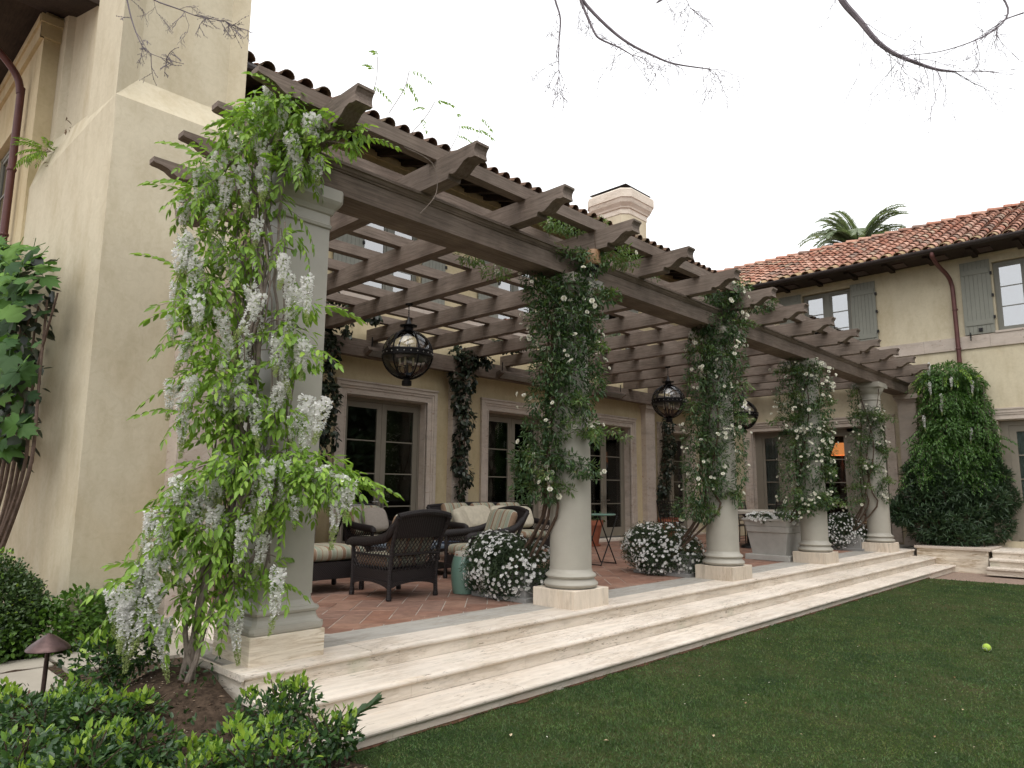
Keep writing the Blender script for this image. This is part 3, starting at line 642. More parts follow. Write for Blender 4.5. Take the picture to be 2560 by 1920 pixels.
# stone surrounds
def surround(F,c,h,z0,top,lab=None,wd=.235):
    t=empty('door_surround',(0,0,0),0,house); t.matrix_parent_inverse=HP
    if lab:t['label']=lab
    for nm,(a0,a1,za,zb) in (('stone_jamb',(c-h-wd,c-h,z0,top)),('stone_jamb',(c+h,c+h+wd,z0,top)),('stone_head',(c-h-wd,c+h+wd,top,top+wd))):
        b=MB(); F.box(b,a0,a1,-.02,.028,za,zb)
        s=1 if (nm=='stone_jamb' and a1<=c) else -1
        if nm=='stone_jamb':
            o,i=(a0,a1) if s>0 else (a1,a0)
            F.box(b,o,o+s*.075,.028,.062,za,zb+(wd if True else 0)); F.box(b,o+s*.075,o+s*.125,.028,.045,za,zb+wd-.078); F.box(b,i,i-s*.03,.028,.036,za,zb)
        else:
            F.box(b,a0+.076,a1-.076,.028,.0615,zb-.075,zb); F.box(b,a0+.126,a1-.126,.028,.0445,zb-.125,zb-.0755); F.box(b,a0+wd,a1-wd,.028,.0355,za,za+.03)
            F.box(b,a0-.02,a1+.02,-.01,.08,zb,zb+.035)
        b.obj(nm,M['trim'],t)
    # reveal lining
    b=MB(); F.box(b,c-h,c-h+.02,-.22,-.021,z0,top); F.box(b,c+h-.02,c+h,-.22,-.021,z0,top); F.box(b,c-h+.02,c+h-.02,-.22,-.021,top-.02,top); b.obj('reveal_lining',M['trim'],t)
    return t
def leaf_door(F,par,a0,a1,z0,z1,d,st,n,handle_side,curtain=True,glassm='glass',bot=.24):
    """one glazed leaf between a0 and a1"""
    b=MB(); F.box(b,a0,a0+st,d-.05,d,z0,z1); F.box(b,a1-st,a1,d-.05,d,z0,z1); F.box(b,a0+st,a1-st,d-.05,d,z1-st,z1); F.box(b,a0+st,a1-st,d-.05,d,z0,z0+bot)
    b.obj('door_leaf',M['joinery'],par)
    H=(z1-st)-(z0+bot); g=.024
    for k in range(n):
        za=z0+bot+H*k/n; zb=z0+bot+H*(k+1)/n
        b=MB(); F.box(b,a0+st,a1-st,d-.032,d-.024,za,zb); b.obj('glass_pane',M[glassm],par)
        if k: 
            b=MB(); F.box(b,a0+st,a1-st,d-.045,d-.006,za-g/2,za+g/2); b.obj('muntin',M['joinery'],par)
    if handle_side:
        a=a1-st/2 if handle_side>0 else a0+st/2
        b=MB(); F.box(b,a-.024,a+.024,d,d+.008,z0+.78,z0+1.12); p=F.p(a,d+.008,z0+.98); q=F.p(a,d+.05,z0+.98); r=F.p(a-handle_side*.13,d+.05,z0+.975)
        b.tube([p,q],.012,8); b.tube([q,r],.010,8); b.obj('door_handle',M['steel'],par)
    if curtain:
        b=MB(); n2=40; vs=[];w_=(a1-a0)*.98
        for k in range(n2+1):
            a=a0+.02+w_*k/n2; dd=d-.10+.03*math.sin(k*1.35)+.012*math.sin(k*3.1)
            vs+= [F.p(a,dd,z0+.02),F.p(a,dd,z1)]
        b.add(vs,[(2*k,2*k+2,2*k+3,2*k+1) for k in range(n2)]); b.obj('curtain',M['curtain'],par,smooth=True)
def french_door(F,c,h,z0,top,lab,curt=(0,0),n=4):
    t=empty('french_door',(0,0,0),0,house); t.matrix_parent_inverse=HP; t['label']=lab
    j=.07; d=-.20
    b=MB(); F.box(b,c-h+.02,c-h+j,d-.07,d+.012,z0,top-.02); F.box(b,c+h-j,c+h-.02,d-.07,d+.012,z0,top-.02); F.box(b,c-h+j,c+h-j,d-.07,d+.012,top-j-.02,top-.02); b.obj('door_frame',M['joinery'],t)
    leaf_door(F,t,c-h+j+.004,c-.003,z0+.02,top-j-.025,d,.115,n,1,curt[0]); leaf_door(F,t,c+.003,c+h-j-.004,z0+.02,top-j-.025,d,.115,n,-1,curt[1])
    b=MB(); F.box(b,c-h-.26,c+h+.26,-.05,.34,.0,.055); b.obj('threshold_slab',M['trav_tread'],t)
    return t
dl=['taupe french doors behind the wicker seating, nearest pair','taupe french doors behind the sofa, middle pair','taupe french doors beside the terracotta pot, third pair','taupe french doors in the corner of the terrace']
for i,(c,h) in enumerate(mdoors):
    surround(MAIN,c,h,.055,DH); french_door(MAIN,c,h,.055,DH,dl[i],[(0,0),(0,1),(0,1),(1,1)][i])
# wing: wide glazed bay under the pergola and the garden doors
surround(WING,-2.585,1.865,.055,3.10)
t=empty('french_door',(0,0,0),0,house); t.matrix_parent_inverse=HP; t['label']='wide glazed bay of the wing wall under the pergola'
b=MB()
for a0,a1 in ((-4.45,-4.22),(-3.68,-3.38),(-1.76,-1.46),(-.92,-.72)): WING.box(b,a0,a1,-.30,-.17,.055,3.08)
WING.box(b,-4.22,-.92,-.30,-.17,2.98,3.08); b.obj('door_frame',M['joinery'],t)
leaf_door(WING,t,-4.22,-3.68,.06,2.98,-.2,.075,4,0,True); leaf_door(WING,t,-3.38,-2.575,.06,2.98,-.2,.11,4,1,False); leaf_door(WING,t,-2.565,-1.76,.06,2.98,-.2,.11,4,-1,False); leaf_door(WING,t,-1.46,-.92,.06,2.98,-.2,.075,4,0,True)
surround(WING,3.33,1.57,.20,3.08)
t=empty('french_door',(0,0,0),0,house); t.matrix_parent_inverse=HP; t['label']='taupe glazed garden doors at the right edge, pale curtains behind'
b=MB(); WING.box(b,1.78,1.95,-.32,-.19,.2,3.06); WING.box(b,4.7,4.88,-.32,-.19,.2,3.06); WING.box(b,1.95,4.7,-.32,-.19,2.94,3.06); b.obj('door_frame',M['joinery'],t)
for a0,a1,hs in ((1.95,2.86,0),(2.87,3.78,1),(3.79,4.7,-1)): leaf_door(WING,t,a0,a1,.22,2.94,-.22,.15,4,hs,True,bot=.30)
# pilasters
def pilaster(F,c,d,z0,ztop,w=.24,pale=False,lab=None):
    b=MB(); F.box(b,c-w,c+w,-.05,d,z0+.28,ztop-.22); t=hobj(b,'pilaster',M['trim'],label=lab)
    b=MB(); F.box(b,c-w-.06,c+w+.06,-.05,d+.06,z0,z0+.17); F.box(b,c-w-.045,c+w+.045,-.05,d+.045,z0+.17,z0+.21); F.box(b,c-w-.02,c+w+.02,-.05,d+.02,z0+.21,z0+.28); b.obj('pilaster_base',M['trim'],t).matrix_parent_inverse=Matrix.Identity(4)
    b=MB(); F.box(b,c-w-.015,c+w+.015,-.05,d+.015,ztop-.22,ztop-.18); F.box(b,c-w-.03,c+w+.03,-.05,d+.03,ztop-.18,ztop-.12); F.box(b,c-w-.075,c+w+.075,-.05,d+.075,ztop-.12,ztop-.0); b.obj('pilaster_capital',M['trim'],t)
    return t
for c in (3.97,7.62,11.3,15.03): pilaster(MAIN,c,.16,0,3.80,lab='pale stone pilaster against the house wall')
pilaster(WING,-.12,.22,0,3.84,.21,lab='stone pilaster on the wing wall beyond the last column')
CHF=Fac((0,3.65),(1,0),(0,-1)); pilaster(CHF,.88,.30,ZL,3.80,.24,lab='travertine pilaster on the chimney breast behind the wisteria')
# string course
b=MB(); MAIN.box(b,1.3,17.75,0,.045,4.88,5.2); hobj(b,'string_course',M['trim'],label='pale stone band below the upper windows')
x=-6.9
while x<6.4:
    x1=min(x+1.45,6.48); b=MB(); WING.box(b,x+.002,x1-.002,-.01,.045,4.88,5.2); hobj(b,'band_stone',M['trim']); x=x1
# frieze under the eaves
b=MB(); MAIN.box(b,-.6,17.8,0,.05,7.78,8.12); MAIN.box(b,-.62,17.8,.05,.08,8.0,8.12); hobj(b,'frieze',M['stucco'])
b=MB(); SIDE.box(b,-16,-6.36,0,.05,7.78,8.12); SIDE.box(b,-16,-6.36,.05,.08,8.0,8.12); hobj(b,'frieze',M['stucco'])
b=MB(); WING.box(b,-6.9,6.5,0,.035,7.2,7.4); WING.box(b,-6.9,6.5,.035,.06,7.3,7.4); hobj(b,'frieze',M['stucco_wing'])
# upper windows with shutters
def window(F,c,h,z0,z1,lab,blind=False,n=3):
    b=MB(); f=.06; d=-.10
    F.box(b,c-h,c-h+f,d-.06,d,z0,z1); F.box(b,c+h-f,c+h,d-.06,d,z0,z1); F.box(b,c-h+f,c+h-f,d-.06,d,z1-f,z1); F.box(b,c-h+f,c+h-f,d-.06,d,z0,z0+f)
    mw=.075; F.box(b,c-mw,c+mw,d-.055,d+.006,z0+f,z1-f)
    for s in (-1,1):
        a0,a1=(c-h+f,c-mw) if s<0 else (c+mw,c+h-f)
        q=.055; F.box(b,a0,a0+q,d-.05,d-.012,z0+f,z1-f); F.box(b,a1-q,a1,d-.05,d-.012,z0+f,z1-f); F.box(b,a0+q,a1-q,d-.05,d-.012,z1-f-q,z1-f); F.box(b,a0+q,a1-q,d-.05,d-.012,z0+f,z0+f+q)
    t=hobj(b,'window',M['joinery_g'],label=lab)
    for s in (-1,1):
        a0,a1=(c-h+f+.055,c-mw-.055) if s<0 else (c+mw+.055,c+h-f-.055)
        H=z1-z0-2*f-.11
        for k in range(n):
            za=z0+f+.055+H*k/n; b=MB(); F.box(b,a0,a1,d-.036,d-.03,za,za+H/n); b.obj('window_pane',M['glass_sky'],t)
            if k: b=MB(); F.box(b,a0,a1,d-.045,d-.018,za-.012,za+.012); b.obj('muntin',M['joinery_g'],t)
    b=MB(); F.box(b,c-h+.05,c+h-.05,d-.16,d-.14,z0,z1-.0); b.obj('window_blind',M['curtain'],t)
    b=MB(); F.box(b,c-h-.05,c+h+.05,-.1,.07,z0-.05,z0); b.obj('window_sill',M['trim'],t)
    return t
def shutter(F,a0,a1,z0,z1,lab,lock=False):
    b=MB(); F.box(b,a0+.004,a1-.004,.03,.042,z0+.004,z1-.004); t=hobj(b,'shutter',M['shutter'],label=lab)
    n=7; w=(a1-a0)/n
    for k in range(n):
        b=MB(); F.box(b,a0+w*k+.0022,a0+w*(k+1)-.0022,.043,.058,z0,z1); b.obj('shutter_board',M['shutter'],t)
    for z in (z0+.22,z1-.34):
        b=MB(); F.box(b,a0+.04,a1-.03,.058,.078,z,z+.13); b.obj('shutter_batten',M['shutter'],t)
    for z in (z0+.35,z0+.9,z1-.4):
        b=MB(); F.box(b,a1-.012,a1+.03,.03,.085,z,z+.07); b.obj('hinge',M['black'],t)
    if lock:
        b=MB(); F.box(b,a0+.30,a0+.38,.06,.10,z0+.06,z0+.14); b.obj('latch_plate',M['black'],t)
        b=MB(); p=[F.p(a0+.12,.02,z0-.04),F.p(a0+.12,.11,z0-.04)]; b.tube(p,.012,6); b.tube([F.p(a0+.12,.11,z0-.15),F.p(a0+.12,.11,z0+.05)],.014,6); b.obj('shutter_dog',M['black'],t)
for (c,h),l in zip(mwins,('first','second','third')):
    window(MAIN,c,h,5.24,6.90,'upper casement window above the %s pair of french doors'%l)
    shutter(MAIN,c-h-.68,c-h-.03,5.20,6.98,'grey green shutter left of the %s upper window'%l); shutter(MAIN,c+h+.03,c+h+.68,5.20,6.98,'grey green shutter right of the %s upper window'%l)
window(WING,-2.05,.66,5.32,7.0,'wing window partly hidden by the rafter ends'); shutter(WING,-1.36,-.72,5.26,7.06,'shutter right of the wing window by the rafter ends'); shutter(WING,-3.4,-2.74,5.26,7.06,'shutter hidden by the rafter ends')
window(WING,2.66,.69,5.25,6.98,'wing window at the right edge of the photo'); shutter(WING,1.29,1.93,5.22,7.08,'shutter with an iron latch and dog near the right edge',True)
window(SIDE,-8.52,.77,4.72,6.88,'pale window of the side wall at the left edge')
# ---- roofs
def rooftile(L=.44,r0=.098,r1=.12,th=.014,seg=7):
    b=MB(); vs=[]
    for (y,r,z) in ((0,r1,.022),(L,r0,0)):
        for q in (0,th):
            for k in range(seg+1):
                a=math.pi*k/seg; vs.append((math.cos(a)*(r-q),y,math.sin(a)*(r-q)*.92+z))
    n=seg+1; fs=[]
    for k in range(seg): fs+= [(k,k+1,2*n+k+1,2*n+k),(n+k+1,n+k,3*n+k,3*n+k+1),(k+1,k,n+k,n+k+1)]
    b.add(vs,fs); return b.mesh('roof_tile',M['tile'],True)
tm=rooftile(); tv=np.array([v.co for v in tm.vertices]); tf=np.array([p.vertices[:] for p in tm.polygons])
def roofplane(slab_pts,name,lab):
    b=MB(); b.add(slab_pts[0],slab_pts[1]); return hobj(b,name,M['roofbase'],label=lab)
# wing roof: eave at x=16.8, ridge at x=22.8
wp=.45; ang=math.atan(wp)
wr=MB(); wr.add([(16.82,-7.2,7.27),(16.82,8,7.27),(22.8,8,9.96),(22.8,-7.2,9.96),(28.8,8,7.27),(28.8,-7.2,7.27)],[(0,1,2,3),(3,2,4,5)])
wroof=hobj(wr,'roof',M['roofbase'],label='sunlit red clay tile roof of the wing')
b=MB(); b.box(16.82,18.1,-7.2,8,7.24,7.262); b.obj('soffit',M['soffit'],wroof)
mroof=MB(); mroof.add([(-2,4.92,7.86),(17.6,4.92,7.86),(17.6,12.5,10.36),(-2,12.5,10.36),(17.6,20,7.86),(-2,20,7.86)],[(0,1,2,3),(3,2,4,5)])
mroof=hobj(mroof,'roof',M['roofbase'],label='mossy clay tile roof edge of the main house above the pergola')
b=MB(); b.add([(-2,4.92,7.72),(17.6,4.92,7.72),(17.6,6.5,8.24),(-2,6.5,8.24)],[(3,2,1,0)]); b.add([(-2,6.5,8.24),(.0,6.5,8.24),(.0,17,8.24),(-2,17,8.24)],[(3,2,1,0)])
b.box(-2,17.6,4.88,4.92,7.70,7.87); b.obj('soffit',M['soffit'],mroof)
for k in range(27):
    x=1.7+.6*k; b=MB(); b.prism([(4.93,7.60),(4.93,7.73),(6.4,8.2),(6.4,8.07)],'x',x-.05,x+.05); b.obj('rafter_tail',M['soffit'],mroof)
b=MB(); b.tube([(1.31,4.84,7.74),(17.3,4.84,7.74)],.075,10); b.obj('gutter',M['gutter'],mroof)
def tileobj(me,parent,p,rz,pitch):
    o=place(me,'roof_tile',parent); o.rotation_euler=(pitch,0,rz); o.location=p
    s=random.uniform(.97,1.03); o.scale=(s,s,s); return o
me2=tm.copy(); me2.materials.clear(); me2.materials.append(M['tile_dark'])
nmain=0
for k in range(48):
    x=1.45+.335*k
    if x<17.2: tileobj(me2,mroof,(x+random.uniform(-.01,.01),4.80+random.uniform(-.012,.012),7.835),0,math.atan(.33)); nmain+=1
farV=[];
rows=15; cols=[]
cand=[]
for r in range(rows):
    for k in range(43):
        y=7.2-.335*k; s=r*.40
        x=16.74+s*math.cos(ang); z=7.265+s*math.sin(ang)
        cand.append((math.hypot(x+2.5,y+5.1)+(0 if -4.2<y<4.4 else 50),x,y,z))
cand.sort()
def mat_tile(x,y,z): 
    return Matrix.Translation((x,y,z))@Matrix.Rotation(-math.pi/2,4,'Z')@Matrix.Rotation(ang,4,'X')
nn=0; vv=[];ff=[]; tm0=tm.copy(); tm0.materials.clear(); tm0.materials.append(M['tile_lichen'])
for d,x,y,z in cand:
    jx,jy,jz=random.uniform(-.015,.015),random.uniform(-.012,.012),random.uniform(-.006,.006)
    if nn<300-nmain and d<45:
        tileobj(tm0 if x<16.8 else tm,wroof,(x+jx,y+jy,z+jz),-math.pi/2+random.uniform(-.02,.02),ang+random.uniform(-.015,.015)); nn+=1
    else:
        mm=np.array(mat_tile(x+jx,y+jy,z+jz)); ff.append(tf+len(vv)*len(tv)); vv.append(tv@mm[:3,:3].T+mm[:3,3])
# second and third course of the main roof
for r in (1,2,3):
    for k in range(48):
        x=1.45+.335*k; y=4.80+r*.38; z=7.835+r*.38*.33
        mm=np.array(Matrix.Translation((x,y,z))@Matrix.Rotation(math.atan(.33),4,'X')); ff.append(tf+len(vv)*len(tv)); vv.append(tv@mm[:3,:3].T+mm[:3,3])
tag(place(npmesh('roof_tiles',[(np.concatenate(vv),[np.concatenate(ff)],0)],M['tile_far']),'roof_tiles',wroof),kind='stuff')
for k in range(36):
    y=8-.42*k
    o=place(tm,'ridge_tile',wroof); o.location=(22.78,y,9.98); o.rotation_euler=(R(-3),0,math.pi); o.scale=(1.25,1.05,1.1)
b=MB(); prof=[(.075*math.cos(a)+16.76,.085*math.sin(a)+7.30) for a in [math.pi+math.pi*k/8 for k in range(9)]]
b.prism([(x,z) for x,z in prof]+[(16.825,7.315),(16.70,7.315)],'y',-7.2,5.2); b.obj('gutter',M['gutter'],wroof)
for k in range(13):
    y=5-.95*k; b=MB(); b.box(17.0,17.8,y-.06,y+.06,7.185,7.239); b.obj('rafter_tail',M['soffit'],wroof)
    b=MB(); b.box(17.15,17.55,y-.42,y-.14,7.215,7.239); b.obj('soffit_vent',M['copper'],wroof)
# downspouts
def downspout(pts,lab):
    b=MB(); b.tube(smoothpath(pts,5),.052,10); t=hobj(b,'downspout',M['downspout'],smooth=True,label=lab)
    for z in (5.9,4.9): 
        p=pts[-1]; b=MB(); b.lathe([(.062,z-.02),(.066,z),(.062,z+.02)],(p[0],p[1],0),12); b.obj('pipe_bracket',M['downspout'],t)
downspout([(16.78,-.92,7.24),(16.80,-.92,7.12),(17.1,-.95,6.98),(17.5,-1.05,6.80),(17.66,-1.1,6.6),(17.68,-1.12,6.2),(17.68,-1.13,4.3)],'oxblood downspout on the wing wall above the climbing shrub')
downspout([(-1.5,7.0,8.0),(-1.1,7.0,7.75),(-.75,7.0,7.4),(-.66,7.0,7.1),(-.65,7.0,6.5),(-.65,7.0,-.3)],'dark red downspout at the left edge')
# ---- near chimney
ch=MB()
L0=[(-.25,3.65),(1.32,3.65),(1.32,6.45),(-.52,6.45)]
ch.prism(L0,'z',-.5,5.45)
# shoulders: left one slopes in at the back, the front is a low sloped ledge below a set-back panel
A=(-.25,3.65);
ch.add([(-.25,3.65,5.45),(1.32,3.65,5.45),(1.32,6.45,5.45),(-.52,6.45,5.45),(-.26,3.66,5.90),(1.32,3.66,5.90),(1.32,6.45,6.2),(-.34,6.45,6.2)],[(0,1,5,4),(1,2,6,5),(2,3,7,6),(3,0,4,7)])
U=[(-.26,3.66),(.06,3.97),(1.16,3.97),(1.32,3.75),(1.32,6.45),(-.34,6.45),(-.335,6.1),(-.25,6.02),(-.235,4.7),(-.305,4.62)]
ch.add([(-.26,3.66,5.90),(1.32,3.66,5.90),(1.32,3.75,6.03),(1.16,3.97,6.36),(.06,3.97,6.36)],[(0,1,2,3,4)])
ch.add([(-.26,3.66,5.90),(.06,3.97,6.36),(.06,3.97,6.2),(-.1,3.8,6.0)],[(0,1,2,3)])
n=len(U); ch.add([(x,y,5.9) for x,y in U]+[(x,y,11) for x,y in U],[(i,(i+1)%n,n+(i+1)%n,n+i) for i in range(n)]+[tuple(n+i for i in range(n))])
ch.add([(-.335,6.1,6.28),(-.26,6.02,6.20),(-.24,4.7,5.86),(-.31,4.62,5.80),(-.34,4.65,5.7),(-.40,6.1,5.9)],[(0,1,2,3,4,5)])
hobj(ch,'chimney',M['stucco_pale'],label='tall cream stucco chimney breast at the left')
# ---- far chimney on the main roof
fc=MB(); cx,cy=18.8,9.8
def octo(s,c): return [(s,-s+c),(s,s-c),(s-c,s),(-s+c,s),(-s,s-c),(-s,-s+c),(-s+c,-s),(s-c,-s)]
def loft(b,secs):
    n=8; base=[]
    vs=[];fs=[]
    for s,c,z in secs: vs+=[(cx+x,cy+y,z) for x,y in octo(s,c)]
    for i in range(len(secs)-1): fs+=[(i*n+k,i*n+(k+1)%n,(i+1)*n+(k+1)%n,(i+1)*n+k) for k in range(n)]
    fs+=[tuple(range(n-1,-1,-1)),tuple((len(secs)-1)*n+k for k in range(n))]; b.add(vs,fs)
loft(fc,[(.78,.22,8.5),(.78,.22,11.45)]); fc=hobj(fc,'chimney',M['stucco_pale'],label='octagonal chimney with a stone cap beyond the pergola')
b=MB(); loft(b,[(.80,.22,11.45),(.80,.22,11.65),(.84,.23,11.66),(.86,.24,11.72),(.95,.26,11.84),(.99,.27,11.98),(1.02,.28,12.0),(1.02,.28,12.30),(.97,.27,12.36)]); b.obj('chimney_cap',M['trav'],fc)
b=MB(); b.box(cx-.62,cx+.62,cy-.62,cy+.62,12.55,12.60)
for sx in (-.5,.5):
    for sy in (-.5,.5): b.box(cx+sx-.03,cx+sx+.03,cy+sy-.03,cy+sy+.03,12.36,12.55)
b.add([(cx-.85,cy-.85,12.52),(cx+.85,cy-.85,12.52),(cx+.85,cy+.85,12.52),(cx-.85,cy+.85,12.52),(cx,cy,12.80)],[(0,1,4),(1,2,4),(2,3,4),(3,0,4),(3,2,1,0)])
b.obj('rain_cap',M['gutter'],fc)
# ---- planter wall and garden steps in front of the wing
b=MB(); b.box(16.32,17.8,-1.60,-.19,ZL-.05,.04); pw=tag(b.obj('planter_wall',M['trav_plinth']),'low travertine planter wall at the far end of the steps','wall')
x=0
b=MB(); b.bbox(16.27,17.79,-1.66,-.15,.04,.095,.006); b.obj('coping',M['trim'],pw)
gs=tag(empty('garden_steps',(16.4,-3.2,ZL)),'travertine steps up to the garden doors of the wing',kind='structure')
for xf,z in ((16.40,.06),(16.05,-.10),(15.70,-.26)):
    b=MB(); b.bbox(xf,17.79 if z>0 else xf+.42,-5.5,-1.665-(.06-z)*.0,z-.045,z,.01); o=b.obj('tread_slab',M['trav_tread'],gs); o.matrix_parent_inverse=Matrix.Translation((-16.4,3.2,-ZL))
    b=MB(); b.box(xf+.035,xf+.065,-5.5,-1.67,z-.16,z-.0455); o=b.obj('riser_slab',M['trav'],gs); o.matrix_parent_inverse=Matrix.Translation((-16.4,3.2,-ZL))
# table lamp seen through the bay
lp=tag(empty('table_lamp',(19.2,2.35,1.6)),'lit orange lampshade seen through the wing glass','lamp')
b=MB(); b.lathe([(.30,.80),(.16,1.15),(.15,1.16),(.29,.80)],seg=24); b.obj('lamp_shade',M['lit'],lp,smooth=True)
b=MB(); b.lathe([(.10,0),(.10,.02),(.03,.05),(.06,.3),(.05,.5),(.015,.6),(.012,.9)],seg=16); b.obj('lamp_base',M['urn'],lp,smooth=True)
b=MB(); b.box(18.8,19.6,1.7,3.0,1.55,1.60)
for dx in (18.84,19.52):
    for dy in (1.74,2.92): b.box(dx,dx+.05,dy,dy+.05,-.03,1.55)
tag(b.obj('lamp_table',M['soffit']),'dark side table under the lamp inside the wing','table')
# ================================================================== things hung on the pergola
def lantern():
    t=empty('globe_lantern'); r=.375
    b=MB()
    b.lathe([(.07,-r-.10),(.075,-r-.09),(.075,-r-.03),(.055,-r-.02),(.055,-r+.03)],seg=20); b.obj('base_cup',M['black'],t,smooth=True)
    b=MB(); b.lathe([(.05,r-.03),(.075,r),(.075,r+.06),(.13,r+.065),(.135,r+.08),(.06,r+.085),(.05,r+.10),(.018,r+.20),(.012,r+.215)],seg=24); b.obj('cap',M['black'],t,smooth=True)
    b=MB(); b.lathe([(r-.01,-.055),(r+.012,-.05),(r+.016,-.035),(r+.006,-.03),(r+.006,.03),(r+.016,.035),(r+.012,.05),(r-.01,.055)],seg=48); band=b.obj('equator_band',M['black'],t,smooth=True)
    b=MB()
    for k in range(24):
        a=2*math.pi*k/24; c=(math.cos(a)*(r+.009),math.sin(a)*(r+.009),0)
        b.lathe([(.001,-.012),(.012,0),(.001,.012)],c,6)
    tag(b.obj('band_studs',M['steel'],band),kind='stuff')
    b=MB()
    for k in range(6):
        a=2*math.pi*(k+.3)/6
        pts=[(math.cos(a)*math.cos(e)*(r+.004),math.sin(a)*math.cos(e)*(r+.004),math.sin(e)*(r+.004)) for e in [R(-86)+R(172)*i/20 for i in range(21)]]
        b=MB(); b.tube(pts,.013,6); b.obj('rib',M['black'],t,smooth=True)
    b=MB(); b.lathe([(r*math.cos(e),r*math.sin(e)) for e in [R(-82)+R(164)*i/18 for i in range(19)]],seg=40); b.f=b.f[:-2]; b.mi=b.mi[:-2]; b.obj('glass_globe',M['glass_clear'],t,smooth=True)
    b=MB(); b.tube([(0,0,-r),(0,0,-.16)],.02,8); b.tube([(0,0,-.16),(0,0,r)],.006,6)
    for k in range(5):
        a=2*math.pi*k/5; b.tube(smoothpath([(0,0,-.27),(.06*math.cos(a),.06*math.sin(a),-.29),(.105*math.cos(a),.105*math.sin(a),-.25),(.11*math.cos(a),.11*math.sin(a),-.2)],3),.008,6)
        b.lathe([(.004,-.20),(.028,-.19),(.028,-.182)],(.11*math.cos(a),.11*math.sin(a),0),10)
    b.obj('candle_arms',M['black'],t,smooth=True)
    for k in range(5):
        a=2*math.pi*k/5; b=MB(); b.lathe([(.014,-.182),(.014,-.05),(.004,-.04)],(.11*math.cos(a),.11*math.sin(a),0),10); b.obj('candle_sleeve',M['candle'],t,smooth=True)
    z=r+.21; k=0
    b=MB()
    while z<.79:
        pts=[(math.cos(a)*.011*(1 if k%2 else 0),math.cos(a)*.011*(0 if k%2 else 1),z+.022+math.sin(a)*.024) for a in [2*math.pi*i/10 for i in range(11)]]
        b.tube(pts,.0038,5,False); z+=.036; k+=1
    b.lathe([(.055,.775),(.06,.785),(.06,.797)],seg=16); b.obj('chain',M['black'],t,smooth=True)
    return t
def copy_tree(o,parent=None):
    c=o.copy(); COL.objects.link(c); c.parent=parent
    for ch in o.children: copy_tree(ch,c)
    return c
lan=lantern(); lan.location=(3.93,3.37,3.325)
tag(lan,'globe lantern hanging nearest, over the wicker chairs','lantern','globe lanterns hanging from the pergola')
for x,l in ((11.36,'middle globe lantern, between the first and second vine columns'),(15.05,'farthest globe lantern, half hidden by the second column roses')):
    c=copy_tree(lan); c.location=(x,3.37,3.325); c['label']=l
def heater(x,l):
    t=tag(empty('patio_heater',(x,6.0,3.88)),l,'heater','slim heaters on the rear beam')
    b=MB(); b.prism([(-.09,.03),(-.03,.10),(.10,.06),(.06,-.05)],'x',-.58,.58); b.obj('heater_housing',M['wood_x'],t)
    b=MB(); b.prism([(-.095,.02),(-.085,.032),(.055,-.048),(.045,-.062)],'x',-.5,.5); b.obj('reflector_grille',M['steel'],t)
    for k in range(3):
        b=MB(); b.box(-.48,.48,-.075+.045*k,-.068+.045*k,-.005-.026*k,.001-.026*k); b.obj('grille_bar',M['lead'],t)
    for s in (-.45,.45): b=MB(); b.tube([(s,.02,.05),(s,.02,.3)],.012,6); b.obj('hanger_rod',M['black'],t)
for x,l in ((5.55,'patio heater on the rear beam above the nearest doors'),(9.1,'patio heater left of the first round column'),(12.8,'patio heater above the third pair of doors')): heater(x,l)
t=tag(empty('dome_camera',(3.93,-.17,4.125)),'tan dome security camera under a rafter end by the nearest round column','camera')
b=MB(); b.lathe([(.095,0),(.098,-.005),(.098,-.10),(.102,-.105),(.102,-.17),(.088,-.185)],seg=28); b.obj('housing',M['camera_bronze'],t,smooth=True)
b=MB(); b.lathe([(.078*math.cos(e),-.182-.085*math.sin(e)) for e in [R(88)*i/8 for i in range(9)]],seg=24); b.obj('dome',M['dome'],t,smooth=True)
b=MB(); b.tube([(.0,-.098,-.06),(0,-.103,-.08)],.007,6); b.tube([(-.05,-.085,0),(-.06,-.08,.12),(-.05,-.08,.24)],.004,5); b.obj('cable',M['rosestem'],t)
# ================================================================== wicker furniture
def weavepanel(b,P,Q,n,curve=None):
    pass
def lattice(b,a,c,bq,d,nx,r=.006):
    """diamond mesh of canes over the quad a(b-left) b(right-bottom) c(right-top) d(left-top)"""
    A,B,Cc,Dd=Vector(a),Vector(bq),Vector(c),Vector(d)
    def P(u,v): return (A*(1-u)+B*u)*(1-v)+(Dd*(1-u)+Cc*u)*v
    asp=1.6*nx*((Dd-A).length/(B-A).length)
    k=asp/nx
    for i in range(-int(asp)-1,nx+1):
        for s in (1,-1):
            u0=i/nx; u1=u0+asp/nx*.5
            p=[(u0,0),(u1,1)] if s>0 else [(u1,0),(u0,1)]
            (ua,va),(ub,vb)=p
            if ua==ub: continue
            def at(u): return va+(vb-va)*(u-ua)/(ub-ua)
            lo,hi=max(0,min(ua,ub)),min(1,max(ua,ub))
            if hi-lo<.02: continue
            b.tube([P(lo,at(lo)),P(hi,at(hi))],r,4,False)
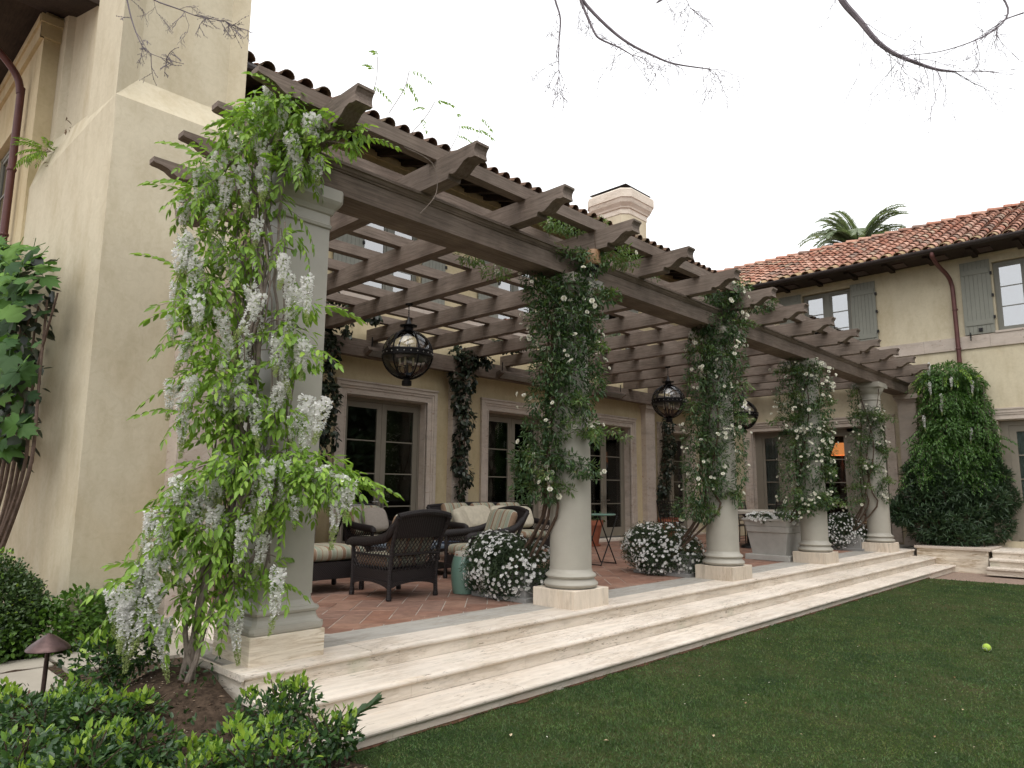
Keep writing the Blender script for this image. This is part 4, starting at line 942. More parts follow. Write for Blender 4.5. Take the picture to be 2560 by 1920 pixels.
def wicker_seat(name,w,dp,zs=.34,hb=1.0,n_lat=13):
    """armchair or sofa: front is +y, back leans to -y"""
    t=empty(name); h=w/2
    for s in (-1,1):
        b=MB(); b.tube(smoothpath([(s*h,dp/2,0),(s*h,dp/2,.05),(s*h*.985,dp/2-.005,.30),(s*h*1.0,dp/2-.0,.62)],3),[.034]*2+[.027]*8,8); b.lathe([(.03,0),(.036,.02),(.03,.055)],(s*h,dp/2,0),10); b.obj('leg',M['wicker'],t,smooth=True)
        b=MB(); b.tube(smoothpath([(s*h*.98,-dp/2,0),(s*h*.98,-dp/2,.06),(s*h*.97,-dp/2,.34),(s*h*1.0,-dp/2-.06,.66),(s*h*1.08,-dp/2-.19,hb-.06)],3),.027,8); b.lathe([(.03,0),(.036,.02),(.03,.055)],(s*h*.98,-dp/2,0),10); b.obj('leg',M['wicker'],t,smooth=True)
    # seat box with arched skirts
    b=MB(); b.box(-h,h,-dp/2,dp/2,.215,zs)
    def skirt(x0,x1,fixed,axis):
        n=10; top=.216; pts=[(x0,top)]+[(x0+(x1-x0)*i/n,.135+.055*math.sin(math.pi*i/n)**.7) for i in range(n+1)]+[(x1,top)]
        b.prism(pts,axis,fixed-.012,fixed+.012)
    skirt(-h+.02,h-.02,dp/2,'y'); skirt(-h+.02,h-.02,-dp/2,'y'); skirt(-dp/2+.02,dp/2-.02,h,'x'); skirt(-dp/2+.02,dp/2-.02,-h,'x')
    b.obj('seat_frame',M['wicker'],t)
    # upper back: closely woven, arched top, flaring
    b=MB(); nx,nz=14,6; vs=[]
    for side in (0,1):
        for j in range(nz+1):
            for i in range(nx+1):
                u=i/nx*2-1; v=j/nz
                zt=hb-.02+.045*(1-u*u); z=.72+(zt-.72)*v
                y=-dp/2-.065-(z-.66)*.40-.02*(1-u*u)+(.022 if side else 0); x=u*h*(1.0+.08*v)
                vs.append((x,y,z))
    N=(nx+1)*(nz+1); fs=[]
    for j in range(nz):
        for i in range(nx):
            a=j*(nx+1)+i; fs+=[(a,a+1,a+nx+2,a+nx+1),(N+a+1,N+a,N+a+nx+1,N+a+nx+2)]
    b.add(vs,fs); b.tube([vs[nz*(nx+1)+i] for i in range(nx+1)],.036,8)
    b.obj('backrest',M['wicker'],t,smooth=True)
    b=MB(); lattice(b,(-h*.97,-dp/2-.005,zs),(h*1.0,-dp/2-.08,.73),(h*.97,-dp/2-.005,zs),(-h*1.0,-dp/2-.08,.73),n_lat); b.box(-h,h,-dp/2-.05,-dp/2-.02,.515,.54); b.obj('back_lattice',M['wicker'],t)
    nl=13
    for s in (-1,1):
        b=MB(); lattice(b,(s*h,-dp/2,zs),(s*h,dp/2,.61),(s*h,dp/2,zs),(s*h,-dp/2,.66),min(nl,22)); b.box(s*h-.012,s*h+.012,-dp/2,dp/2,.495,.52); b.obj('arm_lattice',M['wicker'],t)
        b=MB(); pts=smoothpath([(s*h*1.08,-dp/2-.20,hb-.03),(s*h*1.09,-dp/2-.10,.85),(s*h*1.06,-dp/2+.06,.725),(s*h*1.05,0,.668),(s*h*1.05,dp*.3,.655),(s*h*1.05,dp/2+.03,.64),(s*h*1.05,dp/2+.05,.60)],4)
        b.tube(pts,[.036]*4+[.05]*4+[.058]*12+[.05]*4+[.035],10); b.obj('armrest',M['wicker'],t,smooth=True)
    return t
def pillow_mesh(name,w,d,h,mat,e=.45,seg=18):
    b=MB(); vs=[]
    def sg(c,p): return math.copysign(abs(c)**p,c)
    nv=10
    for j in range(nv+1):
        ph=-math.pi/2+math.pi*j/nv
        for i in range(seg):
            th=2*math.pi*(i+.5)/seg
            vs.append((w/2*sg(math.cos(ph),.35)*sg(math.cos(th),e*.7),d/2*sg(math.cos(ph),.35)*sg(math.sin(th),e*.7),h/2*sg(math.sin(ph),.75)))
    fs=[(j*seg+i,j*seg+(i+1)%seg,(j+1)*seg+(i+1)%seg,(j+1)*seg+i) for j in range(nv) for i in range(seg)]
    b.add(vs,fs); return b.mesh(name,mat,True)
cush=pillow_mesh('cushion',.68,.66,.17,M['stripe'],.3); cushb=pillow_mesh('cushion',.66,.52,.17,M['stripe'],.4)
plw=pillow_mesh('pillow',.50,.44,.16,M['linen'],.7); plc=pillow_mesh('pillow',.52,.46,.17,M['cream'],.75)
def put(me,name,base,lx,ly,lz,rx,label,cat,rz=0,grp=None):
    """rest a thing on a seat: local place in the seat's frame"""
    o=place(me,name); Mx=Matrix.Translation(base.location)@Matrix.Rotation(base.rotation_euler[2],4,'Z')@Matrix.Translation((lx,ly,lz))@Matrix.Rotation(rz,4,'Z')@Matrix.Rotation(rx,4,'X')
    o.matrix_world=Mx; tag(o,label,cat,grp); return o
GA='black wicker armchairs on the terrace'
ch1=wicker_seat('wicker_armchair',.72,.76); ch1.location=(2.95,2.22,0); tag(ch1,'black wicker armchair nearest the lawn, its latticed back to the camera','armchair',GA)
def chair_at(x,y,rz,l):
    c=copy_tree(ch1); c.location=(x,y,0); c.rotation_euler[2]=rz; c['label']=l; return c
ch2=chair_at(4.80,2.62,R(78),'black wicker armchair behind the green garden stool')
ch3=chair_at(4.75,5.15,R(180),'black wicker armchair facing the camera in front of the nearest doors')
ch4=chair_at(2.05,4.25,R(-80),'black wicker armchair seen past the square pillar, striped seat facing right')
GC='striped seat cushions'
for c,l in ((ch1,'on the nearest armchair'),(ch2,'on the armchair behind the garden stool'),(ch3,'on the armchair facing the camera'),(ch4,'on the armchair beside the square pillar')):
    put(cush,'cushion',c,0,.06,.43,0,'striped seat cushion '+l,'cushion',0,GC)
    put(cushb,'cushion',c,0,-.345,.76,R(110),'striped back cushion '+l,'cushion',0,'striped back cushions')
put(plw,'pillow',ch3,-.05,-.14,.77,R(116),'taupe pillow on the armchair facing the camera','pillow')
put(plw,'pillow',ch4,.0,-.12,.75,R(116),'taupe pillow on the armchair beside the square pillar','pillow')
ott=tag(empty('wicker_ottoman',(2.52,3.22,0)),'wide wicker ottoman with a striped cushion just right of the square pillar','ottoman')
b=MB(); b.box(-.46,.46,-.38,.38,.17,.38); b.obj('base',M['wicker'],ott)
for sx in (-1,1):
    for sy in (-1,1): b=MB(); b.lathe([(.03,0),(.036,.02),(.03,.17)],(sx*.41,sy*.33,0),10); b.obj('leg',M['wicker'],ott,smooth=True)
tag(place(pillow_mesh('cushion',.94,.78,.20,M['stripe'],.3),'cushion',None,(2.52,3.22,.475)),'thick striped cushion on the wicker ottoman','cushion')
sofa=wicker_seat('wicker_sofa',2.3,.80,n_lat=40); sofa.location=(7.35,4.85,0); sofa.rotation_euler[2]=R(180); tag(sofa,'black wicker sofa heaped with cream pillows in front of the middle doors','sofa')
for i,dx in enumerate((-.74,0,.74)):
    put(cush,'cushion',sofa,dx,.06,.43,0,['right','middle','left'][i]+' striped seat cushion of the sofa','cushion',0,'sofa cushions'); put(cushb,'cushion',sofa,dx,-.345,.80,R(110),['right','middle','left'][i]+' striped back cushion of the sofa','cushion',0,'sofa back cushions')
for i,(dx,dy,z,rz) in enumerate(((.93,.02,.74,.5),(.62,-.10,.78,0),(.28,-.12,.79,.1),(-.25,-.12,.78,-.1),(-.8,-.08,.76,-.3))):
    put(plc,'pillow',sofa,dx,dy,z,R(118),'cream pillow on the sofa, number %s from its left end'%['one','two','three','four','five'][i] if False else ['cream pillow slumped in the left corner of the sofa','cream pillow second from the left on the sofa','cream pillow in the middle of the sofa','cream pillow second from the right on the sofa','cream pillow at the right end of the sofa'][i],'pillow',rz,'cream pillows on the sofa')
# coffee table
t=tag(empty('coffee_table',(4.65,3.78,0)),'blue grey topped coffee table among the wicker chairs','table')
b=MB(); b.bbox(-.62,.62,-.5,.5,.41,.45,.008); b.obj('table_top',M['bluegrey'],t)
for sx in (-1,1):
    for sy in (-1,1): b=MB(); b.box(sx*.56-.03,sx*.56+.03,sy*.44-.03,sy*.44+.03,0,.41); b.obj('leg',M['lead'],t)
b=MB(); b.box(-.56,.56,-.44,.44,.10,.125); b.obj('shelf',M['wicker'],t)
b=MB(); b.lathe([(.05,0),(.09,.03),(.12,.08),(.125,.085),(.11,.08),(.06,.02)],seg=20); o=b.obj('bowl',M['celadon'],None,(4.3,3.9,.451),smooth=True); tag(o,'small green bowl on the coffee table','bowl')
b=MB(); b.bbox(-.14,.14,-.10,.10,0,.03,.004); o=b.obj('folded_cloth',plain('navy_cloth',(.025,.04,.08),.9),None,(5.05,3.55,.451),.4); tag(o,'dark blue folded cloth on the coffee table','cloth')
# garden stool
t=tag(empty('garden_stool',(3.70,1.74,0)),'celadon green ceramic garden stool beside the white flowering planter','stool')
b=MB(); b.lathe([(.145,0),(.15,.01),(.165,.10),(.178,.20),(.18,.27),(.17,.36),(.15,.44),(.14,.46)],seg=36); b.obj('body',M['celadon'],t,smooth=True)
b=MB(); b.lathe([(.14,.46),(.135,.50),(.125,.515),(.02,.525)],seg=36); b.obj('top',M['celadon_rim'],t,smooth=True)
b=MB()
for k in range(10):
    a=2*math.pi*k/10; b.lathe([(.002,-.012),(.014,0),(.002,.012)],(.136*math.cos(a),.136*math.sin(a),.482),8)
b.obj('rim_pattern',M['pot'],t)
# console with a blue pot by the wall
t=tag(empty('console_table',(4.0,5.78,0)),'dark console table against the wall behind the square pillar','table')
b=MB(); b.bbox(-.75,.75,-.25,.25,.98,1.03,.006); b.obj('table_top',M['lead'],t)
for sx in (-1,1):
    b=MB(); b.tube([(sx*.65,-.2,0),(sx*.3,-.2,.97)],.02,6); b.tube([(sx*.3,.2,0),(sx*.65,.2,.97)],.02,6); b.obj('leg',M['black'],t)
b=MB(); b.box(-.68,.68,-.2,.2,.15,.19); b.obj('shelf',M['black'],t)
b=MB(); b.lathe([(.10,0),(.15,.03),(.18,.12),(.185,.17),(.19,.18),(.17,.18),(.15,.12)],seg=24); o=b.obj('blue_pot',plain('blue_glaze',(.07,.14,.20),.2,0,.6,.2,6),None,(4.35,5.72,1.031),smooth=True); tag(o,'blue glazed pot on the dark console table','pot')
# bistro table and potted plant
t=tag(empty('folding_table',(7.9,2.75,0)),'folding table with thin crossed iron legs right of the nearest round column','table')
b=MB(); b.lathe([(.28,.86),(.29,.87),(.29,.885),(.28,.89)],seg=28); b.obj('table_top',M['celadon'],t,smooth=True)
for s in (-1,1):
    b=MB(); b.tube([(-.25,s*.2,0),(0.02,s*.2,.42),(.25,s*.2,.86)],.012,6); b.tube([(.25,s*.17,0),(0,s*.17,.42),(-.25,s*.17,.86)],.012,6); b.obj('crossed_legs',M['iron'],t)
b=MB(); b.tube([(-.25,-.2,.012),(-.25,.2,.012)],.01,6); b.tube([(.25,-.17,.012),(.25,.17,.012)],.01,6); b.obj('foot_bar',M['iron'],t)
def terracotta(x,y,h,r,l):
    t=tag(empty('terracotta_pot',(x,y,0)),l,'plant pot','terracotta pots')
    b=MB(); b.lathe([(r*.62,.02),(r*.64,.03),(r*.9,h*.78),(r*.92,h*.80),(r,h*.81),(r,h),(r*.9,h),(r*.86,h*.9)],seg=28); b.obj('pot_body',M['pot'],t,smooth=True)
    b=MB(); b.lathe([(r*.75,0),(r*.8,.02),(r*.8,.035),(r*.7,.025)],seg=28); b.obj('saucer',M['pot'],t,smooth=True)
    return t
tp=terracotta(11.2,5.55,.60,.34,'terracotta pot by the third pair of doors')
foliage('foliage',[(0,0,.72,.3,.2),(.1,-.1,.66,.25,.12)],60,.09,.05,M['rose'],tp)
tp=terracotta(15.5,6.0,.55,.30,'terracotta pot at the foot of the corner vine')
# ================================================================== dining set
t=tag(empty('dining_table',(14.25,2.68,0)),'pale stone topped dining table among the black iron chairs','table')
b=MB(); pts=[(1.15*math.copysign(abs(math.cos(a))**.6,math.cos(a)),.6*math.copysign(abs(math.sin(a))**.6,math.sin(a))) for a in [2*math.pi*k/40 for k in range(40)]]
b.prism(pts,'z',.80,.86); b.obj('table_top',M['tabletop'],t)
for sx in (-1,1):
    b=MB(); b.lathe([(.22,0),(.2,.05),(.07,.1),(.06,.5),(.1,.7),(.2,.80)],(sx*.55,0,0),16); b.obj('pedestal',M['iron'],t,smooth=True)
def iron_chair():
    t=empty('iron_chair')
    for sx in (-1,1):
        b=MB(); b.tube([(sx*.22,.22,0),(sx*.21,.21,.46)],.013,6); b.obj('leg',M['iron'],t); b=MB(); b.tube(smoothpath([(sx*.22,-.24,0),(sx*.22,-.22,.46),(sx*.24,-.27,.80),(sx*.26,-.33,1.10)],3),.014,6); b.obj('leg',M['iron'],t)
    b=MB(); b.bbox(-.23,.23,-.22,.24,.45,.47); b.tube([(-.22,.22,.15),(.22,.22,.15)],.008,5); b.tube([(-.22,-.23,.15),(.22,-.23,.15)],.008,5); b.obj('seat',M['iron'],t)
    b=MB()
    def Y(z): return -.22-.02*(z-.5)-.26*max(0,z-.6)**1.35
    for i in range(9):
        u=-1+2*i/8; pts=[(u*(.215+.05*v),Y(.56+.53*v),.56+.53*v) for v in [0,.33,.66,1]]; b.tube(pts,.0085,4)
    for j in range(8):
        v=j/7; z=.56+.53*v; x=.215+.05*v; b.tube([(-x,Y(z),z),(0,Y(z)-.02,z),(x,Y(z),z)],.0085,4)
    b.obj('back_lattice',M['iron'],t); return t
GI='black iron lattice chairs round the dining table'
ic=iron_chair(); ic.location=(12.95,1.88,0); ic.rotation_euler[2]=R(0)
tag(ic,'iron lattice chair with its back towards the lawn, seen above the grey planter','chair',GI)
for x,y,rz,l in ((11.25,3.2,R(-90),'iron lattice chair behind the second round column'),(13.95,1.85,R(4),'iron lattice chair beside the third round column, back to the lawn'),(14.5,3.5,R(180),'iron lattice chair on the house side of the dining table, left one'),(15.5,3.48,R(176),'iron lattice chair on the house side of the dining table, right one')):
    c=copy_tree(ic); c.location=(x,y,0); c.rotation_euler[2]=rz; c['label']=l
# ================================================================== planters
def bushpot(x,y,bl,l,seed,bx=(.28,.40),n=300,fl=.021):
    t=tag(empty('flowering_planter',(x,y,0)),l,'planter')
    b=MB(); b.bbox(-bx[0],bx[0],-bx[1],bx[1],.0,.05,.006); b.bbox(-bx[0]+.05,bx[0]-.05,-bx[1]+.05,bx[1]-.05,.05,.34,.008); b.obj('planter_box',M['lead'],t)
    P,O=blob_points(bl,330,.75); nn=len(P)
    keep=P[:,2]>.015; P=P[keep];O=O[keep]
    k=int(len(P)); rep=9
    Q=np.repeat(P,rep,0)+rng.normal(size=(k*rep,3))*.03; O2=np.repeat(O,rep,0); Q[:,2]=np.maximum(Q[:,2],.01)
    V,F=leaves(Q,O2*.9+rdir(len(Q))*.8,O2+rdir(len(Q))*.5,rng.uniform(.025,.045,len(Q)),rng.uniform(.010,.016,len(Q)),'oval')
    place(npmesh('foliage',[(V,F,0)],M['bush']),'foliage',t)
    return t
def flower5(r,name,mat):
    P=np.zeros((5,3)); a=np.arange(5)*2*np.pi/5
    D=np.stack([np.cos(a),np.sin(a),np.full(5,.12)],1); N=np.tile([0,0,1.],(5,1))
    V,F=leaves(P,D,N,np.full(5,r),np.full(5,r*.85),'petal')
    b=MB(); b.lathe([(.001,-.004),(.15*r,.08*r),(.001,.22*r)],seg=5)
    V2=np.array(b.v); f4=np.array([f for f in b.f if len(f)==4])
    return npmesh(name,[(V,F,0),(V2,[f4],1)],[mat,M['bud']])
fl=[flower5(.026,'blossom',M['white']),flower5(.022,'blossom',M['white'])]
def blossoms(t,bl,n,extra=0,r=.024,vis=None):
    """n single blossoms as parts, the rest joined"""
    P,O=blob_points(bl,520,1.0); 
    cen=np.array([-2.53,-5.1,1.0])-np.array(t.location)
    face=(O*unit(cen[None,:]-P)).sum(1); sel=(face>-.15)&(P[:,2]>.03); P=P[sel];O=O[sel]
    idx=rng.permutation(len(P)); P=P[idx];O=O[idx]
    # keep blossoms on the outside of the union of blobs
    out=np.ones(len(P),bool)
    for b in bl: out&=(((P-np.array(b[:3]))/np.array([b[3],b[3],b[4]]))**2).sum(1)>.80
    P=P[out];O=O[out]
    for p,o in zip(P[:n],O[:n]):
        ob=place(random.choice(fl),'blossom',t,tuple(p+o*.02)); d=Vector(o+np.array([0,0,.25])+rng.normal(size=3)*.35)
        ob.rotation_euler=d.to_track_quat('Z','Y').to_euler(); s=random.uniform(.75,1.15)*r/.024; ob.scale=(s,s,s)
    if extra:
        Q=P[n:n+extra];OO=O[n:n+extra];k=len(Q)
        if k:
            a=np.tile(np.arange(5)*2*np.pi/5,k); n3=unit(OO+rdir(k)*.4); e1=unit(np.cross(n3,rdir(k))); e2=np.cross(n3,e1)
            D=np.cos(a)[:,None]*np.repeat(e1,5,0)+np.sin(a)[:,None]*np.repeat(e2,5,0)
            V,F=leaves(np.repeat(Q,5,0)+np.repeat(OO,5,0)*.02,D,np.repeat(n3,5,0),np.full(k*5,r),np.full(k*5,r*.85),'petal')
            tag(place(npmesh('blossoms',[(V,F,0)],M['white']),'blossoms',t),kind='stuff')
B1=[(-.02,-.30,.36,.30,.30),(-.16,-.12,.38,.38,.36),(-.16,.18,.42,.38,.36),(.02,.40,.34,.30,.32),(-.18,-.05,.22,.30,.22),(-.1,.35,.22,.30,.2)]
t=bushpot(3.93,1.08,B1,'planter spilling over with small white flowers beside the nearest round column',1,(.30,.46)); blossoms(t,B1,300,700)
B2=[(-.05,-.05,.42,.40,.36),(-.12,.30,.42,.38,.36),(.05,.55,.36,.32,.34),(-.2,.1,.22,.36,.22),(-.05,-.3,.30,.32,.3)]
t=bushpot(7.55,1.10,B2,'planter spilling over with small white flowers beside the second round column',2,(.30,.50)); blossoms(t,B2,300,900,.025)
B4=[(-.05,-.05,.46,.40,.36),(-.12,.30,.44,.38,.34),(.05,.55,.36,.3,.30),(-.1,.1,.22,.38,.22),(.0,-.28,.32,.3,.3)]
t=bushpot(14.95,.98,B4,'planter of small white flowers between the third and fourth round columns',4,(.32,.52)); blossoms(t,B4,300,800,.024)
t=tag(empty('stone_planter',(11.35,1.02,0)),'large square grey planter with a lipped rim and white petunias','planter')
b=MB(); b.bbox(-.44,.44,-.44,.44,0,.10,.008); b.obj('saucer',M['stonepot'],t)
b=MB()
for s0,z0,s1,z1 in ((.33,.10,.40,.54),):
    b.add([(-s0,-s0,z0),(s0,-s0,z0),(s0,s0,z0),(-s0,s0,z0),(-s1,-s1,z1),(s1,-s1,z1),(s1,s1,z1),(-s1,s1,z1)],[(0,3,2,1),(4,5,6,7),(0,1,5,4),(1,2,6,5),(2,3,7,6),(3,0,4,7)])
b.obj('planter_body',M['stonepot'],t)
b=MB(); b.lathe([(.40,.52),(.425,.535),(.44,.64),(.43,.645),(.445,.65),(.46,.735),(.485,.75),(.49,.785),(.46,.79),(.42,.75)],seg=64,sq=True); b.obj('rim',M['stonepot'],t)
B3=[(-.1,-.1,.80,.34,.10),(.15,-.2,.80,.3,.09),(-.15,.2,.80,.32,.09),(.2,.2,.8,.28,.09),(-.38,.0,.78,.16,.09),(-.1,-.40,.77,.16,.08)]
foliage('foliage',B3,300,.05,.025,M['bush'],t); blossoms(t,B3,170,0,.042)
t=tag(empty('garden_urn',(17.15,.98,0)),'brown glazed urn with pale relief beside the farthest column','urn')
b=MB(); b.lathe([(.14,0),(.16,.02),(.15,.06),(.22,.25),(.26,.42),(.25,.55),(.19,.66),(.17,.70),(.22,.75),(.23,.77),(.2,.77),(.16,.72)],seg=28); b.obj('body',M['urn'],t,smooth=True)
b=MB(); b.tube(smoothpath([(-.2,-.12,.52),(-.24,-.16,.40),(-.18,-.22,.34),(-.08,-.27,.40),(-.02,-.26,.52)],4),.015,6); b.lathe([(.255,.53),(.262,.55),(.24,.57)],seg=28); b.obj('relief_swag',M['urn_light'],t,smooth=True)
foliage('foliage',[(0,0,.85,.2,.15)],150,.08,.03,M['olive'],t)
# ================================================================== small things outside
# plant placement in metres (x, y, z, radius, half height)
WB = [(-0.05,-0.01,4.25,0.31,0.21),(-0.15,0.1,4.09,0.29,0.19),(-0.32,0.28,3.8,0.29,0.22),(-0.42,0.38,3.59,0.19,0.19),(0.1,-0.16,3.91,0.23,0.19),(0.36,-0.43,4.08,0.11,0.15),(0.44,-0.51,4.15,0.08,0.08),(-0.42,0.38,3.19,0.16,0.16),(-0.43,0.39,2.9,0.16,0.16),(-0.3,0.26,2.77,0.25,0.19),(-0.15,0.1,3.07,0.19,0.19),(-0.32,0.27,2.39,0.22,0.19),(-0.22,0.17,2.14,0.25,0.18),(-0.39,0.35,2.14,0.12,0.12),(0.09,-0.15,2.46,0.19,0.12),(0.17,-0.23,2.27,0.14,0.14),(0.17,-0.23,2.68,0.11,0.11),(-0.14,0.09,1.93,0.27,0.15),(0.07,-0.13,1.81,0.21,0.12),(-0.04,-0.01,1.44,0.39,0.14),(0.3,-0.36,1.42,0.27,0.14),(0.44,-0.52,1.36,0.12,0.12),(-0.24,0.2,1.38,0.27,0.15),(-0.4,0.36,1.23,0.18,0.12),(-0.46,0.42,1.05,0.15,0.15),(-0.27,0.22,1.0,0.27,0.15),(-0.0,-0.05,1.09,0.18,0.18),(-0.4,0.36,0.85,0.18,0.15),(-0.17,0.12,0.77,0.21,0.15),(-0.5,0.46,0.68,0.16,0.16),(-0.59,0.55,0.48,0.12,0.12),(-0.26,0.22,0.48,0.18,0.15),(-0.1,0.05,0.54,0.15,0.15),(0.04,-0.09,0.65,0.12,0.12),(0.08,-0.14,3.23,0.09,0.09),(-0.04,-0.01,3.56,0.13,0.13)]
WR = [(-0.06,0.0,4.48),(0.02,-0.07,4.35),(0.1,-0.16,4.18),(-0.16,0.11,4.28),(-0.13,0.08,4.01),(0.02,-0.07,4.01),(0.09,-0.15,3.91),(0.22,-0.29,3.91),(0.13,-0.19,4.25),(-0.24,0.2,4.07),(-0.32,0.28,3.9),(-0.41,0.37,3.76),(-0.49,0.45,3.56),(-0.52,0.48,3.09),(-0.47,0.43,2.9),(-0.42,0.38,3.23),(-0.37,0.33,3.43),(-0.29,0.25,3.23),(-0.12,0.07,3.36),(-0.2,0.15,3.07),(0.08,-0.14,3.04),(0.12,-0.18,2.94),(-0.14,0.09,2.84),(-0.06,0.01,2.76),(0.1,-0.15,2.86),(0.16,-0.22,2.84),(-0.44,0.4,2.71),(-0.47,0.43,2.61),(-0.29,0.24,2.64),(-0.04,-0.01,2.49),(0.06,-0.11,2.46),(0.19,-0.25,2.43),(0.14,-0.2,2.44),(-0.19,0.14,2.45),(-0.07,0.02,2.27),(-0.47,0.43,2.11),(-0.44,0.4,2.08),(-0.4,0.36,2.01),(-0.22,0.17,2.08),(0.1,-0.16,2.05),(0.24,-0.3,1.96),(-0.15,0.1,2.02),(-0.19,0.14,2.02),(-0.06,0.01,2.0),(0.2,-0.26,1.84),(-0.21,0.16,1.53),(-0.16,0.11,1.35),(-0.19,0.14,1.44),(0.06,-0.12,1.53),(0.04,-0.1,1.5),(0.3,-0.36,1.45),(0.28,-0.34,1.39),(0.42,-0.49,1.39),(0.19,-0.25,1.27),(-0.02,-0.03,1.09),(0.02,-0.08,1.0),(-0.49,0.46,1.35),(-0.51,0.48,1.17),(-0.43,0.39,1.26),(-0.19,0.14,1.14),(-0.32,0.28,1.2),(-0.58,0.55,0.76),(-0.53,0.49,0.73),(-0.7,0.66,0.59),(-0.61,0.58,0.56),(-0.59,0.55,0.5),(-0.5,0.46,0.76),(-0.46,0.43,0.65),(-0.44,0.4,0.39),(-0.3,0.25,0.82),(-0.1,0.05,0.48),(-0.31,0.26,1.35),(-0.26,0.22,1.32),(0.11,-0.17,0.77),(-0.52,0.48,0.91),(-0.5,0.46,1.08),(-0.47,0.43,1.05),(-0.55,0.51,0.53),(-0.13,0.08,2.14),(-0.38,0.34,2.45),(-0.37,0.33,3.03),(-0.28,0.23,3.66),(-0.03,-0.02,3.8),(-0.21,0.16,3.8)]
WTRUNK_A = [(-0.3,0.26,0.05),(-0.29,0.25,0.31),(-0.26,0.21,0.56),(-0.18,0.13,0.85),(-0.11,0.06,1.2),(-0.09,0.04,1.65),(-0.07,0.02,2.11),(-0.07,0.01,2.58),(-0.09,0.04,3.07),(-0.13,0.08,3.5),(-0.16,0.11,3.8),(-0.04,-0.01,4.14)]
WTRUNK_B = [(-0.32,0.28,0.06),(-0.35,0.3,0.25),(-0.32,0.28,0.48),(-0.26,0.21,0.76),(-0.16,0.11,1.06),(-0.15,0.1,1.5),(-0.15,0.1,1.96),(-0.12,0.07,2.42),(-0.06,0.01,2.9),(-0.07,0.01,3.36),(-0.09,0.04,3.73),(0.02,-0.08,4.15)]
WTRUNK_C = [(-0.29,0.24,0.05),(-0.22,0.17,0.4),(-0.09,0.03,0.65),(-0.01,-0.04,0.85),(0.0,-0.06,1.2),(-0.05,-0.01,1.59),(-0.12,0.07,2.02),(-0.09,0.03,2.52),(-0.02,-0.03,3.1),(-0.11,0.06,3.56),(-0.24,0.19,3.9),(-0.32,0.28,3.8)]
WTRUNK_D = [(-0.31,0.27,0.06),(-0.29,0.24,0.23),(-0.28,0.24,0.54),(-0.21,0.16,0.79),(-0.13,0.08,1.09),(-0.04,-0.02,1.41),(-0.14,0.09,1.8),(-0.18,0.13,2.27),(-0.09,0.04,2.71),(-0.12,0.07,3.23),(-0.18,0.13,3.63)]
R1 = [(3.42,0.34,3.81,0.14,0.24),(3.52,0.24,3.62,0.26,0.19),(3.72,0.03,3.67,0.24,0.19),(3.88,-0.14,3.57,0.21,0.19),(4.04,-0.31,3.57,0.17,0.09),(3.55,0.2,3.32,0.28,0.24),(3.78,-0.03,3.33,0.28,0.21),(3.91,-0.17,3.28,0.14,0.24),(3.55,0.2,2.99,0.26,0.23),(3.78,-0.03,2.99,0.23,0.23),(3.94,-0.2,2.9,0.12,0.28),(3.55,0.2,2.66,0.23,0.23),(3.75,0.0,2.66,0.21,0.21),(3.94,-0.2,2.57,0.12,0.23),(3.49,0.27,2.33,0.18,0.23),(3.65,0.11,2.33,0.21,0.23),(3.84,-0.09,2.28,0.12,0.18),(3.9,-0.16,2.05,0.09,0.18),(3.46,0.3,1.96,0.18,0.23),(3.6,0.16,2.0,0.18,0.18),(3.93,-0.19,1.92,0.09,0.14),(3.39,0.37,1.64,0.21,0.23),(3.55,0.2,1.64,0.18,0.27),(3.39,0.37,1.32,0.2,0.18),(3.55,0.2,1.32,0.14,0.18),(3.68,0.07,1.64,0.16,0.11),(3.81,-0.06,1.55,0.16,0.11),(3.9,-0.16,1.51,0.11,0.11),(3.33,0.43,1.5,0.09,0.23),(3.78,-0.04,4.04,0.24,0.1),(3.92,-0.17,3.96,0.19,0.14)]
R1T = [(3.79,0.22,4.56,0.22,0.12),(3.92,0.07,4.48,0.2,0.12),(3.72,0.29,4.53,0.12,0.07),(4.09,-0.1,4.12,0.15,0.15),(4.26,-0.27,4.13,0.22,0.15),(4.36,-0.38,4.08,0.15,0.12),(3.04,0.99,4.11,0.2,0.1),(3.25,0.78,3.91,0.19,0.07),(4.13,-0.14,4.53,0.1,0.1)]
R2 = [(7.4,0.05,4.34,0.25,0.22),(7.57,-0.12,4.21,0.22,0.19),(7.26,0.2,3.95,0.25,0.25),(7.43,0.02,3.83,0.25,0.25),(7.6,-0.16,3.83,0.19,0.31),(7.2,0.26,3.44,0.25,0.28),(7.42,0.03,3.38,0.28,0.28),(7.61,-0.16,3.32,0.16,0.28),(7.17,0.29,3.0,0.25,0.28),(7.36,0.09,2.94,0.25,0.28),(7.58,-0.13,2.88,0.15,0.31),(7.14,0.32,2.57,0.21,0.28),(7.31,0.15,2.51,0.25,0.25),(7.56,-0.12,2.39,0.15,0.31),(7.11,0.35,2.14,0.21,0.27),(7.3,0.16,2.08,0.24,0.24),(7.59,-0.15,2.02,0.13,0.27),(7.12,0.34,1.71,0.24,0.24),(7.33,0.12,1.77,0.21,0.21),(7.58,-0.14,1.6,0.12,0.24),(7.13,0.33,1.35,0.24,0.24),(7.37,0.09,1.41,0.15,0.18),(7.02,0.44,1.05,0.24,0.18),(7.19,0.27,0.99,0.21,0.15),(7.55,-0.1,1.24,0.09,0.18),(7.49,-0.04,4.41,0.31,0.19),(7.66,-0.22,4.47,0.19,0.19),(7.87,-0.44,4.22,0.25,0.16)]
